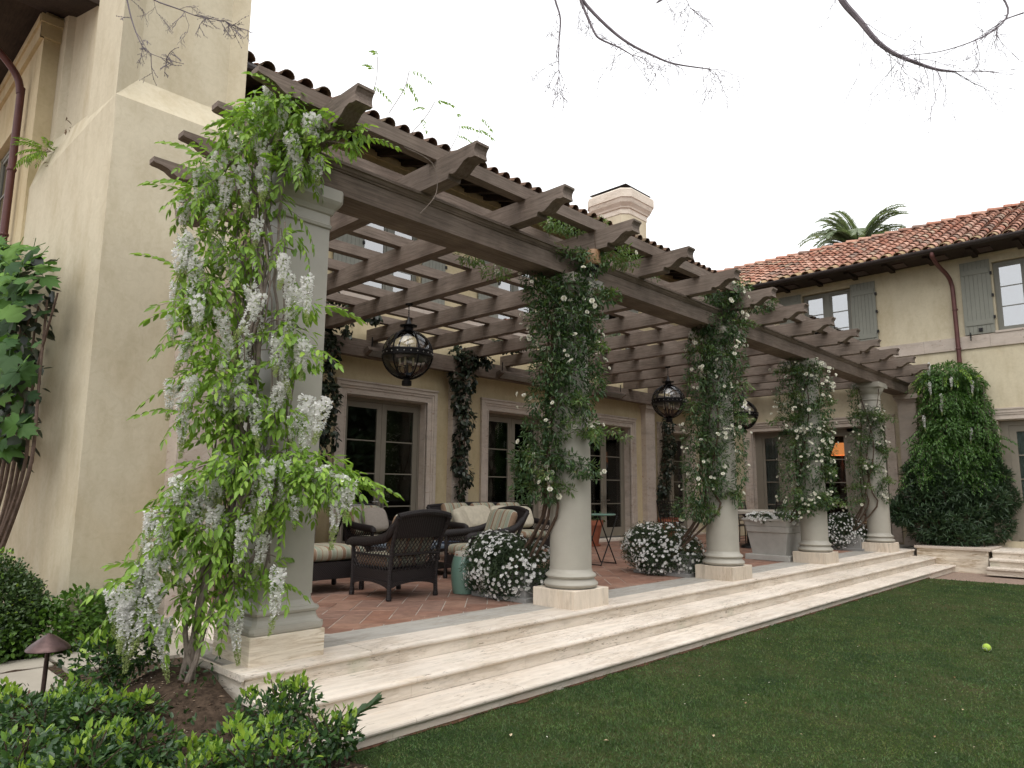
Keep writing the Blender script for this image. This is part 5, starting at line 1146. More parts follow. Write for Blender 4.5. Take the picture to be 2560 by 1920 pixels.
R3 = [(10.74,0.31,3.58,0.27,0.27),(10.99,0.07,3.59,0.31,0.23),(11.19,-0.15,3.36,0.15,0.23),(10.7,0.36,3.12,0.27,0.31),(10.97,0.08,3.12,0.34,0.31),(11.2,-0.16,2.97,0.15,0.31),(10.74,0.32,2.66,0.27,0.3),(11.0,0.05,2.66,0.34,0.3),(11.21,-0.16,2.51,0.14,0.3),(10.72,0.34,2.2,0.3,0.3),(10.98,0.07,2.21,0.34,0.3),(11.19,-0.15,2.13,0.14,0.3),(10.73,0.33,1.75,0.3,0.3),(11.02,0.03,1.76,0.34,0.3),(11.23,-0.18,1.68,0.11,0.23),(10.69,0.37,1.31,0.26,0.26),(10.95,0.11,1.23,0.34,0.22),(11.18,-0.14,1.24,0.15,0.19),(10.65,0.41,0.94,0.26,0.15),(10.89,0.17,1.01,0.19,0.15),(11.1,-0.05,1.09,0.22,0.11)]
R4 = [(14.51,0.4,3.51,0.14,0.32),(14.53,0.39,3.05,0.17,0.37),(14.75,0.15,3.05,0.23,0.23),(14.9,-0.01,2.96,0.11,0.37),(14.56,0.35,2.5,0.23,0.32),(14.82,0.08,2.59,0.18,0.27),(14.9,-0.0,2.23,0.14,0.27),(14.48,0.44,1.95,0.2,0.36),(14.69,0.21,1.86,0.14,0.23),(14.51,0.4,1.41,0.14,0.36),(14.87,0.03,1.59,0.11,0.23),(14.37,0.55,1.05,0.14,0.23),(14.82,0.08,1.33,0.11,0.14),(14.91,-0.01,1.19,0.11,0.11)]
V1 = [(4.03,5.99,4.1,0.22,0.36),(4.14,5.87,3.73,0.18,0.36),(4.06,5.95,3.22,0.2,0.36),(4.17,5.84,2.86,0.18,0.36),(4.06,5.95,2.43,0.18,0.35),(4.19,5.82,2.22,0.13,0.28),(4.06,5.96,1.94,0.14,0.28),(4.22,5.79,4.4,0.18,0.18),(4.33,5.68,4.17,0.11,0.18),(4.11,5.9,4.77,0.22,0.18),(4.37,5.64,4.62,0.15,0.11),(4.63,5.37,4.4,0.22,0.11)]
V2 = [(7.4,6.2,4.17,0.26,0.22),(7.58,6.02,4.08,0.3,0.26),(7.41,6.2,3.73,0.26,0.3),(7.59,6.01,3.64,0.22,0.3),(7.48,6.13,3.21,0.24,0.34),(7.57,6.03,2.78,0.24,0.34),(7.52,6.09,2.35,0.21,0.34),(7.49,6.11,1.92,0.21,0.34),(7.59,6.02,1.59,0.17,0.25),(7.5,6.1,1.25,0.13,0.21),(7.77,5.83,4.13,0.26,0.13),(7.89,5.7,4.04,0.17,0.13),(8.19,5.39,4.44,0.52,0.13)]
V3 = [(15.6,6.0,3.28,0.21,0.3),(15.61,5.99,2.69,0.24,0.41),(15.57,6.03,2.1,0.23,0.41),(15.49,6.11,1.52,0.23,0.41),(15.44,6.16,1.06,0.17,0.23),(15.52,6.08,0.77,0.21,0.23),(15.41,6.2,1.29,0.14,0.18)]
WS = [(17.24,-0.95,4.22,0.59,0.3),(17.57,-1.29,3.98,0.39,0.3),(16.95,-0.65,3.97,0.39,0.3),(17.13,-0.83,3.47,0.59,0.39),(17.6,-1.32,3.38,0.44,0.44),(17.09,-0.79,2.88,0.59,0.44),(17.63,-1.35,2.79,0.49,0.49),(16.86,-0.55,2.3,0.49,0.44),(17.32,-1.03,2.21,0.58,0.44),(17.8,-1.53,2.31,0.29,0.49),(16.76,-0.45,1.72,0.43,0.39),(17.3,-1.0,1.73,0.48,0.43),(16.63,-0.32,1.91,0.29,0.24),(17.7,-1.42,1.73,0.39,0.39)]
OL = [(16.69,-0.38,1.72,0.39,0.43),(16.59,-0.28,1.15,0.48,0.43),(16.93,-0.63,1.34,0.58,0.48),(17.42,-1.14,1.63,0.48,0.58),(16.75,-0.45,0.58,0.57,0.48),(17.23,-0.94,0.77,0.67,0.57),(17.66,-1.38,1.16,0.58,0.58),(17.95,-1.69,1.64,0.24,0.43),(18.06,-1.8,1.16,0.29,0.34),(17.75,-1.48,0.59,0.48,0.43),(17.14,-0.84,0.3,0.76,0.24),(16.3,0.02,0.76,0.24,0.24),(17.7,-1.43,1.83,0.29,0.39)]
BA = [(2.04,-1.19,6.03),(2.04,-1.2,5.86),(2.08,-1.23,5.67),(2.07,-1.22,5.41),(2.07,-1.22,5.09)]
BB = [(2.18,-1.34,6.03),(2.21,-1.37,5.86),(2.29,-1.45,5.56),(2.33,-1.5,5.46),(2.45,-1.62,5.38),(2.54,-1.71,5.3)]
BC = [(2.18,-1.34,6.03),(2.23,-1.38,5.86),(2.38,-1.54,5.6),(2.52,-1.69,5.42),(2.68,-1.86,5.29),(2.82,-1.99,5.22),(3.04,-2.22,5.17)]
BD = [(3.87,-3.08,6.13),(3.93,-3.14,5.88),(4.03,-3.25,5.67),(4.12,-3.35,5.47),(4.23,-3.46,5.34),(4.39,-3.62,5.24),(4.5,-3.74,5.18),(4.62,-3.86,5.16)]
BG = [(4.92,-4.17,6.06),(5.0,-4.26,5.81),(4.94,-4.19,5.63),(4.77,-4.02,5.48),(4.53,-3.77,5.36),(4.3,-3.53,5.32)]
BH = [(5.11,-4.36,5.77),(4.97,-4.22,5.69),(4.91,-4.16,5.61)]
BE = [(-1.23,0.03,4.81),(-1.2,0.0,4.69),(-1.17,-0.03,4.55),(-1.13,-0.07,4.41),(-1.08,-0.12,4.3),(-0.98,-0.22,4.24)]
BF = [(-1.12,-0.08,4.78),(-1.07,-0.14,4.69),(-0.94,-0.27,4.62),(-0.84,-0.38,4.56),(-0.71,-0.51,4.53)]
BI = [(2.84,-2.02,5.99),(2.7,-1.88,5.83),(2.86,-2.04,5.95),(2.93,-2.11,5.79)]
t=tag(empty('path_light',(-1.03,1.0,ZL)),'mushroom topped bronze path light in the planting bed','garden light')
b=MB(); b.tube([(-.01,0,0),(0,0,.56)],.016,8); b.obj('stem',M['copper'],t)
b=MB(); b.lathe([(.138,.535),(.143,.54),(.140,.55),(.115,.575),(.075,.605),(.04,.63),(.012,.645),(.01,.65)],seg=32); b.f=b.f[:-2]; b.mi=b.mi[:-2]; b.obj('hood',M['copper'],t,smooth=True)
b=MB(); b.lathe([(.042,0),(.042,.02)],(-1.03+3,0,0),8)
b=MB(); b.lathe([(.001,-.042)]+[(.042*math.cos(e),.042*math.sin(e)) for e in [R(-80)+R(160)*i/10 for i in range(11)]]+[(.001,.042)],seg=20)
bo=b.obj('ball',M['ball'],None,(6.85,-3.27,ZL+.045),smooth=True); tag(bo,'lime green ball lying on the lawn','ball')
b=MB(); b.tube([(.042*math.cos(a),.042*math.sin(a)*math.cos(.5+.9*math.sin(2*a)),.042*math.sin(a)*math.sin(.5+.9*math.sin(2*a))) for a in [2*math.pi*k/24 for k in range(25)]],.0022,4,False); b.obj('seam',M['white'],bo)
lm=MB(); lm.add([(0,0,.004),(.025,.018,.012),(.06,.012,.004),(.05,-.02,.014),(.02,-.02,.008)],[(0,1,2),(0,2,3),(0,3,4)]); lmesh=lm.mesh('fallen_leaf',M['deadleaf'])
for k,(x,y) in enumerate(((4.9,-2.9),(3.1,-2.3),(3.6,-1.6),(2.7,-2.9),(5.3,-3.3),(2.2,-2.5),(4.2,-3.6),(1.6,-2.0),(6.1,-2.2),(3.3,-3.6),(2.0,-3.1),(7.9,-2.1),(1.2,-1.5),(5.6,-1.5))):
    o=place(lmesh,'fallen_leaf',None,(x,y,ZL+.012),random.random()*6); s_=random.uniform(.35,.8); o.scale=(s_,s_*.8,s_*1.3)
    tag(o,'dry tan leaf lying on the lawn','leaf','fallen leaves scattered on the lawn')
b=MB(); b.tube(smoothpath([(-.5,.1,-.375),(-.2,.35,-.372),(.05,.3,-.372),(.2,.42,-.37)],6),.012,6); tag(b.obj('irrigation_hose',M['hose'],smooth=True),'thin black irrigation hose on the mulch by the wisteria root','hose')
WB+=[(-.33,.28,1.83,.2,.15),(-.15,.1,1.66,.24,.12),(-.3,.26,3.45,.2,.15),(-.42,.36,2.62,.15,.12),(.28,-.34,1.30,.26,.13),(.14,-.2,1.50,.25,.12),(-.02,-.03,4.38,.26,.12),(.12,-.18,4.2,.22,.14),(.36,-.42,1.33,.16,.1)]
# ================================================================== wisteria on the square pillar
WIS=tag(empty('wisteria_vine',(-.3,.27,ZL)),'white flowering wisteria climbing the square pillar','vine'); WP=Matrix.Translation((.3,-.27,-ZL))
def wob(o): o.matrix_parent_inverse=WP; return o
def off_pillar(p,m_=.0):
    x,y,z=p
    if -.0-m_<x<.62 and -.02-m_<y<.62:
        dx=x+m_; dy=y+m_
        if dx<dy: x=-m_-.02
        else: y=-m_-.03
    return (x,y,z)
for nm,r in (('WTRUNK_A',.030),('WTRUNK_B',.026),('WTRUNK_C',.024),('WTRUNK_D',.028)):
    P=[off_pillar(p,.0) for p in globals()[nm]]; P=[(-.31+(.05 if nm[-1] in 'BD' else -.04)*random.uniform(.6,1),.27+(.05 if nm[-1] in 'AD' else -.05)*random.uniform(.6,1),soilz(-.31,.27)-.05)]+P[1:]
    P=smoothpath(P,5); n=len(P)
    P=[Vector(off_pillar(p,.0))+Vector((random.gauss(0,.006),random.gauss(0,.006),0)) for p in P]
    b=MB(); b.tube(P,[r*.82*(1.2 if i<2 else 1)*(1-.5*i/n) for i in range(n)],8); wob(b.obj('stem',M['vinestem'],WIS,smooth=True))
b=MB()     # tangle of thin stems against the left face
for k in range(34):
    z0=random.uniform(.5,2.6); y0=random.uniform(.02,.40); x0=-.03-random.random()*.08
    if random.random()<.3: x0,y0=random.uniform(0,.18),-.05
    P=[(x0,y0,z0)]
    for j in range(7):
        q=P[-1]; P.append((q[0]+random.gauss(-.004,.02),q[1]+random.gauss(0,.035),q[2]+random.uniform(.12,.28)))
    P=[off_pillar(p,.01) for p in P if p[2]<4.2]
    if len(P)>2: b.tube(smoothpath(P,2),random.uniform(.004,.011),5)
wob(b.obj('stem_tangle',M['vinestem'],WIS)); 
b=MB()
for k in range(60):
    s=random.choice(WB); a=(-.12,.1,s[2]-random.uniform(.05,.3)); e=(s[0]+random.gauss(0,.08),s[1]+random.gauss(0,.08),s[2]+random.gauss(0,.08))
    mid=((a[0]+e[0])/2,(a[1]+e[1])/2,max(a[2],e[2])+.03); b.tube(smoothpath([off_pillar(a,.01),off_pillar(mid,.02),off_pillar(e,.02)],3),.0045,4)
wob(b.obj('twigs',M['vinestem'],WIS))
def spray_mesh(name,mats,pairs=6,L=.30,ll=.068,lw=.024,droop=.55):
    """a pinnate leaf: rachis from the origin along +x, curving down"""
    b=MB(); pts=[(L*t,0,.10*L*math.sin(t*1.6)-droop*L*t*t) for t in [i/8 for i in range(9)]]
    b.tube(pts,.0016,4,False); Vb=np.array(b.v); fb=np.array(b.f)
    P=[];D=[];N=[];S=[]
    for i in range(pairs):
        t=.25+.70*i/(pairs-1); k=t*8; j=min(7,int(k)); f=k-j; p=np.array(pts[j])*(1-f)+np.array(pts[j+1])*f
        for s in (-1,1):
            P.append(p); D.append([.55+.25*t+random.gauss(0,.1),s*.85,-.62-.5*t+random.gauss(0,.14)]); N.append([random.gauss(0,.2),s*.35,1]); S.append(1-.25*abs(t-.5)+random.uniform(-.1,.1))
    P.append(np.array(pts[-1])); D.append([1,0,-1.3]); N.append([.6,0,.8]); S.append(1.05)
    S=np.array(S); V,F=leaves(np.array(P,float),np.array(D,float),np.array(N,float),ll*S,lw*S,'oval')
    return npmesh(name,[(V,F,0),(Vb,[fb],1)],mats)
def raceme_mesh(name,L,w0,nf,bent=0.0):
    """hanging flower cluster, white above, green buds at the tip"""
    t=np.sort(rng.random(nf)**.85); a=rng.random(nf)*2*np.pi
    rad=w0*np.clip(1.08-t,.06,1)**.75*(.65+.45*rng.random(nf)); rad*=np.clip(t*9+.45,0,1)
    ax=np.stack([bent*t*t*L,np.zeros(nf),-t*L],1)
    dr=np.stack([np.cos(a),np.sin(a),-.15+0*a],1)
    C=ax+dr*rad[:,None]; s=(.033*(1.1-.70*t))
    parts=[]
    wh=t<(.68+.12*rng.random(nf)); 
    for sel,mi in ((wh,0),(~wh,1)):
        c,d,ss=C[sel],dr[sel],s[sel]; k=len(c)
        if not k: continue
        up_=np.tile([0,0,1.],(k,1))
        V1,F1=leaves(c,d*.6+up_*.9+rdir(k)*.3,d+rdir(k)*.4,ss*1.0,ss*1.05,'petal'); parts.append((V1,F1,mi))
        V2,F2=leaves(c,d*.9-up_*.35+rdir(k)*.35,up_+rdir(k)*.5,ss*.9,ss*.6,'petal'); parts.append((V2,F2,mi))
    b=MB(); b.tube([(bent*u*u*L,0,-u*L) for u in [i/6 for i in range(7)]],.002,4,False)
    V,F=np.array(b.v),np.array(b.f); parts.append((V,[F],1))
    # thin flower stalks
    k=len(C); V3,F3=leaves(ax,C-ax,rdir(k),np.linalg.norm(C-ax,axis=1),np.full(k,.0022),'dia'); parts.append((V3,F3,1))
    return npmesh(name,parts,[M['white'],M['bud']])
sprays=[spray_mesh('leaf_spray',[M['wist'],M['vinestem']],random.choice([5,6,6]),random.uniform(.24,.34),random.uniform(.070,.092),random.uniform(.026,.034),random.uniform(.4,.8)) for _ in range(5)]
racs=[raceme_mesh('flower_raceme',L,w_,n,bt) for L,w_,n,bt in ((.36,.046,170,.1),(.44,.048,200,-.12),(.30,.046,140,.05),(.50,.044,220,.15),(.24,.044,110,.0))]
cnt=0
tot=sum(b_[3]*b_[4] for b_ in WB)
for s in WB:
    n=max(4,int(300*s[3]*s[4]/tot))
    for k in range(n):
        d=rdir(1)[0]; p=np.array(s[:3])+d*np.array([s[3],s[3],s[4]])*random.uniform(.25,.8); p=off_pillar(p,.015)
        o=wob(place(random.choice(sprays),'leaf_spray',WIS,p)); cnt+=1
        # leaves reach away from the pillar and towards the light
        ang=math.atan2(d[1]-.35,d[0]-.35)+random.gauss(0,.7)
        o.rotation_euler=(random.gauss(0,.35),random.gauss(.05,.4),ang); sc_=random.uniform(.7,1.1); o.scale=(sc_,)*3
for x,y,z in WR:
    for k in range(random.choice([1,1,1,2])):
        p=off_pillar((x+random.gauss(0,.03),y+random.gauss(0,.07),z+random.gauss(0,.02)),.05)
        p=(p[0]-.07,p[1]-.09,p[2]); o=wob(place(random.choice(racs),'flower_raceme',WIS,p)); o.rotation_euler=(random.gauss(0,.12),random.gauss(0,.12),random.random()*6.28); s_=random.uniform(.8,1.12); o.scale=(s_,s_,s_)
f=wob(foliage('foliage',WB,290,.078,.030,M['wist'],WIS,'oval',1.0,.3,lambda P: np.array([off_pillar(p,.015) for p in P]))); tag(f,kind='stuff')
# sprigs climbing above the rafters
b=MB()
up_sprigs=[(.62,-.62,4.35,.75,-.7,4.75),(.45,-.5,4.3,.5,-.6,4.8),(.95,-.45,4.33,1.15,-.55,4.7),(1.75,-.35,4.38,1.8,-.45,4.85),(1.45,-.4,4.38,1.5,-.5,4.7)]
for x0,y0,z0,x1,y1,z1 in up_sprigs:
    b.tube(smoothpath([(x0,y0,z0),((x0+x1)/2+.05,(y0+y1)/2,(z0+z1)/2+.05),(x1,y1,z1)],4),.003,4)
    for k in range(3):
        f=.5+.25*k; o=wob(place(random.choice(sprays),'leaf_spray',WIS,(x0+(x1-x0)*f,y0+(y1-y0)*f,z0+(z1-z0)*f))); o.rotation_euler=(0,random.uniform(-.5,.3),random.random()*6.28); o.scale=(.5,)*3
b.tube(smoothpath([(1.0,-.32,4.3),(1.25,-.42,4.2),(1.32,-.4,3.95),(1.22,-.3,3.75)],5),.004,4)
wob(b.obj('tendrils',M['vinestem'],WIS))
# ================================================================== roses on the round columns
def bloom_mesh(r):
    P=[];D=[];N=[];S=[]
    for ring,(n,el,sz) in enumerate(((6,.25,1.0),(6,.75,.85),(5,1.2,.65))):
        for k in range(n):
            a=2*math.pi*(k+.5*ring)/n; P.append([0,0,0]); D.append([math.cos(a)*math.cos(el),math.sin(a)*math.cos(el),math.sin(el)]); N.append([-math.cos(a)*math.sin(el),-math.sin(a)*math.sin(el),math.cos(el)]); S.append(sz)
    S=np.array(S); V,F=leaves(np.array(P,float),np.array(D),np.array(N),r*S,r*1.15*S,'petal'); return npmesh('rose_bloom',[(V,F,0)],M['white_rose'])
blooms=[bloom_mesh(.040),bloom_mesh(.034)]
def push_col(cx,r):
    def f(P):
        d=P[:,:2]-np.array([cx,.22]); q=np.linalg.norm(d,axis=1); low=P[:,2]<3.75
        k=np.where(low&(q<r),r/np.maximum(q,.02),1.0); P=P.copy(); P[:,:2]=np.array([cx,.22])+d*k[:,None]; 
        cap=(P[:,2]>=3.68)&(P[:,2]<3.86); d2=P[:,:2]-np.array([cx,.22]); m_=np.maximum(np.abs(d2[:,0]),np.abs(d2[:,1])); k2=np.where(cap&(m_<.32),.33/np.maximum(m_,.03),1.0); P[:,:2]=np.array([cx,.22])+d2*k2[:,None]
        return P
    return f
def rose(cx,blobs,nb,label,root,dens=620,top=None,zmin=1.0):
    t=tag(empty('climbing_rose',(cx,.22,0)),label,'climbing rose','white climbing roses on the columns')
    TP=Matrix.Translation((-cx,-.22,0)); pc=push_col(cx,.285)
    # stems winding up
    for k in range(4):
        a0=2.6+random.uniform(-.6,.9); P=[(root[0]+random.gauss(0,.05),root[1]+random.gauss(0,.05),root[2])]
        z=1.0
        while z<3.7:
            a=a0+.55*math.sin(z*1.7+k*1.3)+.12*z*(1 if k%2 else -1); rr=.27+.02*k; P.append((cx+rr*math.cos(a),.22+rr*math.sin(a),z)); z+=.3
        b=MB(); P=smoothpath(P,3); n=len(P); b.tube(P,[.018*(1-.6*i/n) for i in range(n)],6); b.obj('stem',M['rosestem'],t,smooth=True).matrix_parent_inverse=TP
    f=foliage('foliage',blobs,dens,.062,.019,M['rose'],t,'oval',.35,.25,pc,.35,(M['rose_light'],.12)); f.matrix_parent_inverse=TP
    # loose shoots standing off the column
    b=MB(); SP=[]
    for k in range(26):
        s=random.choice(blobs); d=rdir(1)[0]; p0=pc(np.array([s[:3]]))[0]; e=p0+np.array([d[0],d[1],abs(d[2])*.4-.15])*random.uniform(.2,.42)
        mid=(p0+e)/2+np.array([0,0,.06]); pts=smoothpath([p0,mid,e],3); b.tube(pts,.0028,4)
        for q in pts[1:]: SP.append((q.x,q.y,q.z,.06,.05))
    b.obj('shoots',M['rosestem'],t).matrix_parent_inverse=TP
    f=foliage('shoot_leaves',SP,420,.055,.017,M['rose_light'],t,'oval',.4,.2,pc); f.matrix_parent_inverse=TP
    P,O=blob_points(blobs,400,1.0); cen=np.array([-2.53,-5.1,1.3]); O2=unit(P-np.array([cx,.22,0])*np.array([1,1,0])-np.array([0,0,1])*P[:,2:3])
    P=pc(P); v=unit(cen-P); d=P[:,:2]-np.array([cx,.22]); outw=(d*v[:,:2]).sum(1); sel=(outw>.05); P=P[sel]; O=O[sel]
    w_=1.0 if zmin is None else 1
    P=P[rng.permutation(len(P))]; k=0; i=0
    while k<nb and i<len(P):
        c=P[i]; i+=1
        for q in range(random.choice([1,1,2,3,4])):
            p=c+rng.normal(size=3)*.045; dd=Vector((p[0]-cx,p[1]-.22,.15)).normalized(); p=p+np.array(dd)*.06
            o=place(random.choice(blooms),'rose_bloom',t,tuple(p)); o.matrix_parent_inverse=TP
            o.rotation_euler=(dd+Vector(tuple(rng.normal(size=3)*.4))).to_track_quat('Z','Y').to_euler(); s_=random.uniform(.6,1.05); o.scale=(s_,)*3; k+=1
    return t
rose(CX[0],R1,95,'white rose vine on the nearest round column, bare of leaves low down',(3.75,.85,.3))
rose(CX[1],R2,170,'white rose vine on the second round column',(7.3,.9,.3),560)
rose(CX[2],R3,290,'white rose vine thick with blooms on the third round column',(11.0,.9,.5),430)
rose(CX[3],R4,85,'thin white rose vine on the farthest round column',(14.7,.8,.3),420)
t=tag(empty('climbing_rose',(3.9,.1,4.4)),'rose shoots trailing over the rafters above the nearest round column','climbing rose'); TP=Matrix.Translation((-3.9,-.1,-4.4))
foliage('foliage',R1T,600,.062,.016,M['rose_light'],t,'oval',.5,.2).matrix_parent_inverse=TP
for k in range(16):
    s=random.choice(R1T); o=place(random.choice(blooms),'rose_bloom',t,(s[0]+random.gauss(0,.08),s[1]+random.gauss(0,.08),s[2]+random.uniform(0,.08))); o.matrix_parent_inverse=TP; o.rotation_euler=(random.random()*3,random.random()*3,0)
RT2=[]
for k in range(20):
    x=random.uniform(6,15); y=random.uniform(-.3,3.5); RT2.append((x,y,4.42,random.uniform(.12,.3),.07))
t=tag(empty('climbing_rose',(10,1,4.4)),'rose shoots with blooms trailing over the far rafters','climbing rose'); TP=Matrix.Translation((-10,-1,-4.4))
foliage('foliage',RT2,420,.06,.017,M['rose'],t,'oval',.5,.2).matrix_parent_inverse=TP
for k in range(50):
    s=random.choice(RT2); o=place(random.choice(blooms),'rose_bloom',t,(s[0]+random.gauss(0,.1),s[1]+random.gauss(0,.1),s[2]+random.uniform(-.05,.08))); o.matrix_parent_inverse=TP; o.rotation_euler=(random.random()*3,random.random()*3,0)
# ================================================================== broad leaved climbers on the house pilasters
def climber(blobs,label,root,dens=230):
    t=tag(empty('climbing_vine',(root[0],root[1],0)),label,'vine','dark climbers on the wall pilasters'); TP=Matrix.Translation((-root[0],-root[1],0))
    def pw(P): P=P.copy(); P[:,1]=np.minimum(P[:,1],6.2); return P
    for k in range(3):
        P=[(root[0]+.05*k-.05,root[1],0)]+[(root[0]+.07*math.sin(z*2.2+k*2),root[1]-.02+.03*math.cos(z*2.9+k),z) for z in [.4+.35*i for i in range(9)]]
        b=MB(); b.tube(smoothpath(P,3),.012,5); b.obj('stem',M['rosestem'],t,smooth=True).matrix_parent_inverse=TP
    blobs=[(b_[0],b_[1],b_[2],b_[3]*.85,b_[4]) for b_ in blobs]; f=foliage('foliage',blobs,dens,.10,.070,M['ivy'],t,'oval',.9,.5,pw); f.matrix_parent_inverse=TP
climber(V1,'dark leafy climber on the wall pilaster just right of the square pillar',(4.0,6.12))
climber(V2,'dark leafy climber on the pilaster between the first two pairs of doors',(7.55,6.12))
climber(V3,'dark leafy climber below the middle lantern in the corner',(15.5,6.12))
def rough(bl,n,r0=.10,r1=.2):
    out=list(bl)
    for k in range(n):
        s=random.choice(bl); d=rdir(1)[0]; d[2]=abs(d[2])*.7; r=random.uniform(r0,r1); out.append((s[0]+d[0]*s[3],s[1]+d[1]*s[3],s[2]+d[2]*s[4],r,r*random.uniform(1.2,2.0)))
    return out
OL=rough(OL,34,.10,.2); WS=WS+[]
# ================================================================== wing wisteria and oleander in the planter
t=tag(empty('climbing_shrub',(17.2,-.9,.04)),'green wisteria covering the wing wall behind the oleander','vine'); TP=Matrix.Translation((-17.2,.9,-.04))
def pwing(P): P=P.copy(); P[:,0]=np.minimum(P[:,0],17.74); return P
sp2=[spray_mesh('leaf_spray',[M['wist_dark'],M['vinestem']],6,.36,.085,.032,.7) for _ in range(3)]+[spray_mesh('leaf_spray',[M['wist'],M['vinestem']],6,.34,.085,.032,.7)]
tot=sum(b_[3]*b_[4] for b_ in WS); allp=[]
for s in WS:
    for k in range(int(300*s[3]*s[4]/tot)):
        d=rdir(1)[0]; d[0]=-abs(d[0]) if random.random()<.75 else d[0]; p=np.array(s[:3])+d*np.array([s[3]*.9,s[3]*.9,s[4]])*random.uniform(.5,1.0); p=pwing(p[None])[0]
        hi=p[2]>4.0 and random.random()<.6
        o=place(sp2[3] if hi else random.choice(sp2[:3]),'leaf_spray',t,tuple(p)); o.matrix_parent_inverse=TP
        o.rotation_euler=(random.gauss(0,.3),random.gauss(.1,.35),math.atan2(d[1],d[0]-.7)+random.gauss(0,.5)); s_=random.uniform(.8,1.2); o.scale=(s_,)*3
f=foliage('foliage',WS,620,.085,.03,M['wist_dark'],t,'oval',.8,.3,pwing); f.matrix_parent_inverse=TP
for k in range(9):
    s=WS[random.randrange(0,8)]; o=place(random.choice(racs),'flower_raceme',t,(s[0]-s[3]*.7-.1,s[1]+random.uniform(-.5,.5)*s[3],s[2]+random.uniform(-.2,.3))); o.matrix_parent_inverse=TP; o.rotation_euler[2]=random.random()*6; o.scale=(.6,.6,.9)
b=MB()
for k in range(5): b.tube(smoothpath([(17.2+.1*k,-.9-.1*k,.04),(17.4,-.9-.08*k,1.2),(17.6,-.7-.2*k,2.5),(17.6,-.6-.25*k,3.9)],4),.02,6)
b.obj('stem',M['vinestem'],t,smooth=True).matrix_parent_inverse=TP
t=tag(empty('oleander_shrub',(17.0,-.8,.04)),'bushy dark oleander growing in the low planter wall','shrub'); TP=Matrix.Translation((-17.0,.8,-.04))
f=foliage('foliage',OL,520,.125,.026,M['olive'],t,'oval',-.25,.35,pwing); f.matrix_parent_inverse=TP
b=MB()
for s in OL: b.tube(smoothpath([(17.0+random.gauss(0,.15),-.8+random.gauss(0,.3),.04),((17+s[0])/2,(-.8+s[1])/2,s[2]*.5),(s[0],s[1],s[2]+s[4]*.5)],3),.012,5)
b.obj('stem',M['rosestem'],t).matrix_parent_inverse=TP
for k in range(9):
    s=random.choice(OL[:8]); o=place(blooms[0],'blossom',t,(s[0]-s[3]*.7,s[1]-.1,s[2]+s[4]*.6)); o.matrix_parent_inverse=TP; o.rotation_euler=(1.2,0,random.random()*6)
# ================================================================== fig on the chimney side
t=tag(empty('fig_tree',(-.7,4.6,ZL)),'large leaved fig trained up the side of the chimney','tree'); TP=Matrix.Translation((.7,-4.6,-ZL))
def figleaf(r):
    b=MB(); pts=[(0,0,0)]; lob=[(-2.4,.55),(-1.9,.42),(-1.35,.95),(-.85,.52),(-.42,1.0),(-.2,.62),(0,1.18),(.2,.62),(.42,1.0),(.85,.52),(1.35,.95),(1.9,.42),(2.4,.55)]
    lob=[(-2.5,.45),(-1.75,.72),(-1.2,.98),(-.95,.72),(-.62,1.12),(-.34,.85),(0,1.3),(.34,.85),(.62,1.12),(.95,.72),(1.2,.98),(1.75,.72),(2.5,.45)]
    vs=[(0,0,0)]+[(.12*r+math.cos(a)*r*q*.8,math.sin(a)*r*q*.8,-.18*r*q*q+.05*r*math.cos(a*5)) for a,q in lob]
    b.add(vs,[(0,i,i+1) for i in range(1,len(lob))]); b.tube([(-.5*r,0,.05),(0,0,0)],.004,4,False)
    return b.mesh('fig_leaf',M['fig'],True)
figs=[figleaf(.17),figleaf(.20),figleaf(.14)]
for k in range(298):
    y=random.uniform(3.80,7.2); zt=3.95+.25*(y-3.9)*.9; zb=1.55+.12*(y-3.6)
    z=random.uniform(zb,zt) if random.random()<.8 else random.uniform(zt-.5,zt+.05)
    if y<4.0 and random.random()<.3: continue
    x=-.62-random.random()*.42-.12*(y-4)*.3
    o=place(random.choice(figs),'fig_leaf',t,(x,y,z)); o.matrix_parent_inverse=TP
    top=z>zt-.45
    nrm=Vector((-.8+random.gauss(0,.35),-.55+random.gauss(0,.35),(1.1 if top else .45)+random.gauss(0,.3))).normalized()
    q=nrm.to_track_quat('Z','Y'); o.rotation_mode='QUATERNION'; from_=Matrix.Rotation(random.random()*6.28,4,'Z').to_quaternion(); o.rotation_quaternion=q@from_
    s_=random.uniform(.75,1.25); o.scale=(s_,)*3
for k in range(10):
    y1=3.95+.28*k; P=[(-.75-.1*random.random(),4.9+.14*k+random.gauss(0,.15),ZL),(-.75,4.75+.2*k,.3+random.uniform(-.2,.2)),(-.66,4.3+.25*k,.9+random.uniform(-.2,.3)),(-.62,4.05+.27*k,1.6),(-.62,y1+.15,2.4),(-.62,y1+random.gauss(0,.2),3.4)]
    b=MB(); P=smoothpath(P,5); n=len(P); b.tube(P,[.034*(1-.7*i/n)*(.7+.5*random.random() if False else 1) for i in range(n)],7); b.obj('stem',M['figstem'],t,smooth=True).matrix_parent_inverse=TP
foliage('inner_leaves',[(-.66,y,z,.14,.35) for y in (4.4,5.0,5.6,6.2,6.8) for z in (1.9,2.5,3.1,3.6)],60,.14,.11,M['ivy'],t,'oval',.6,.4).matrix_parent_inverse=TP
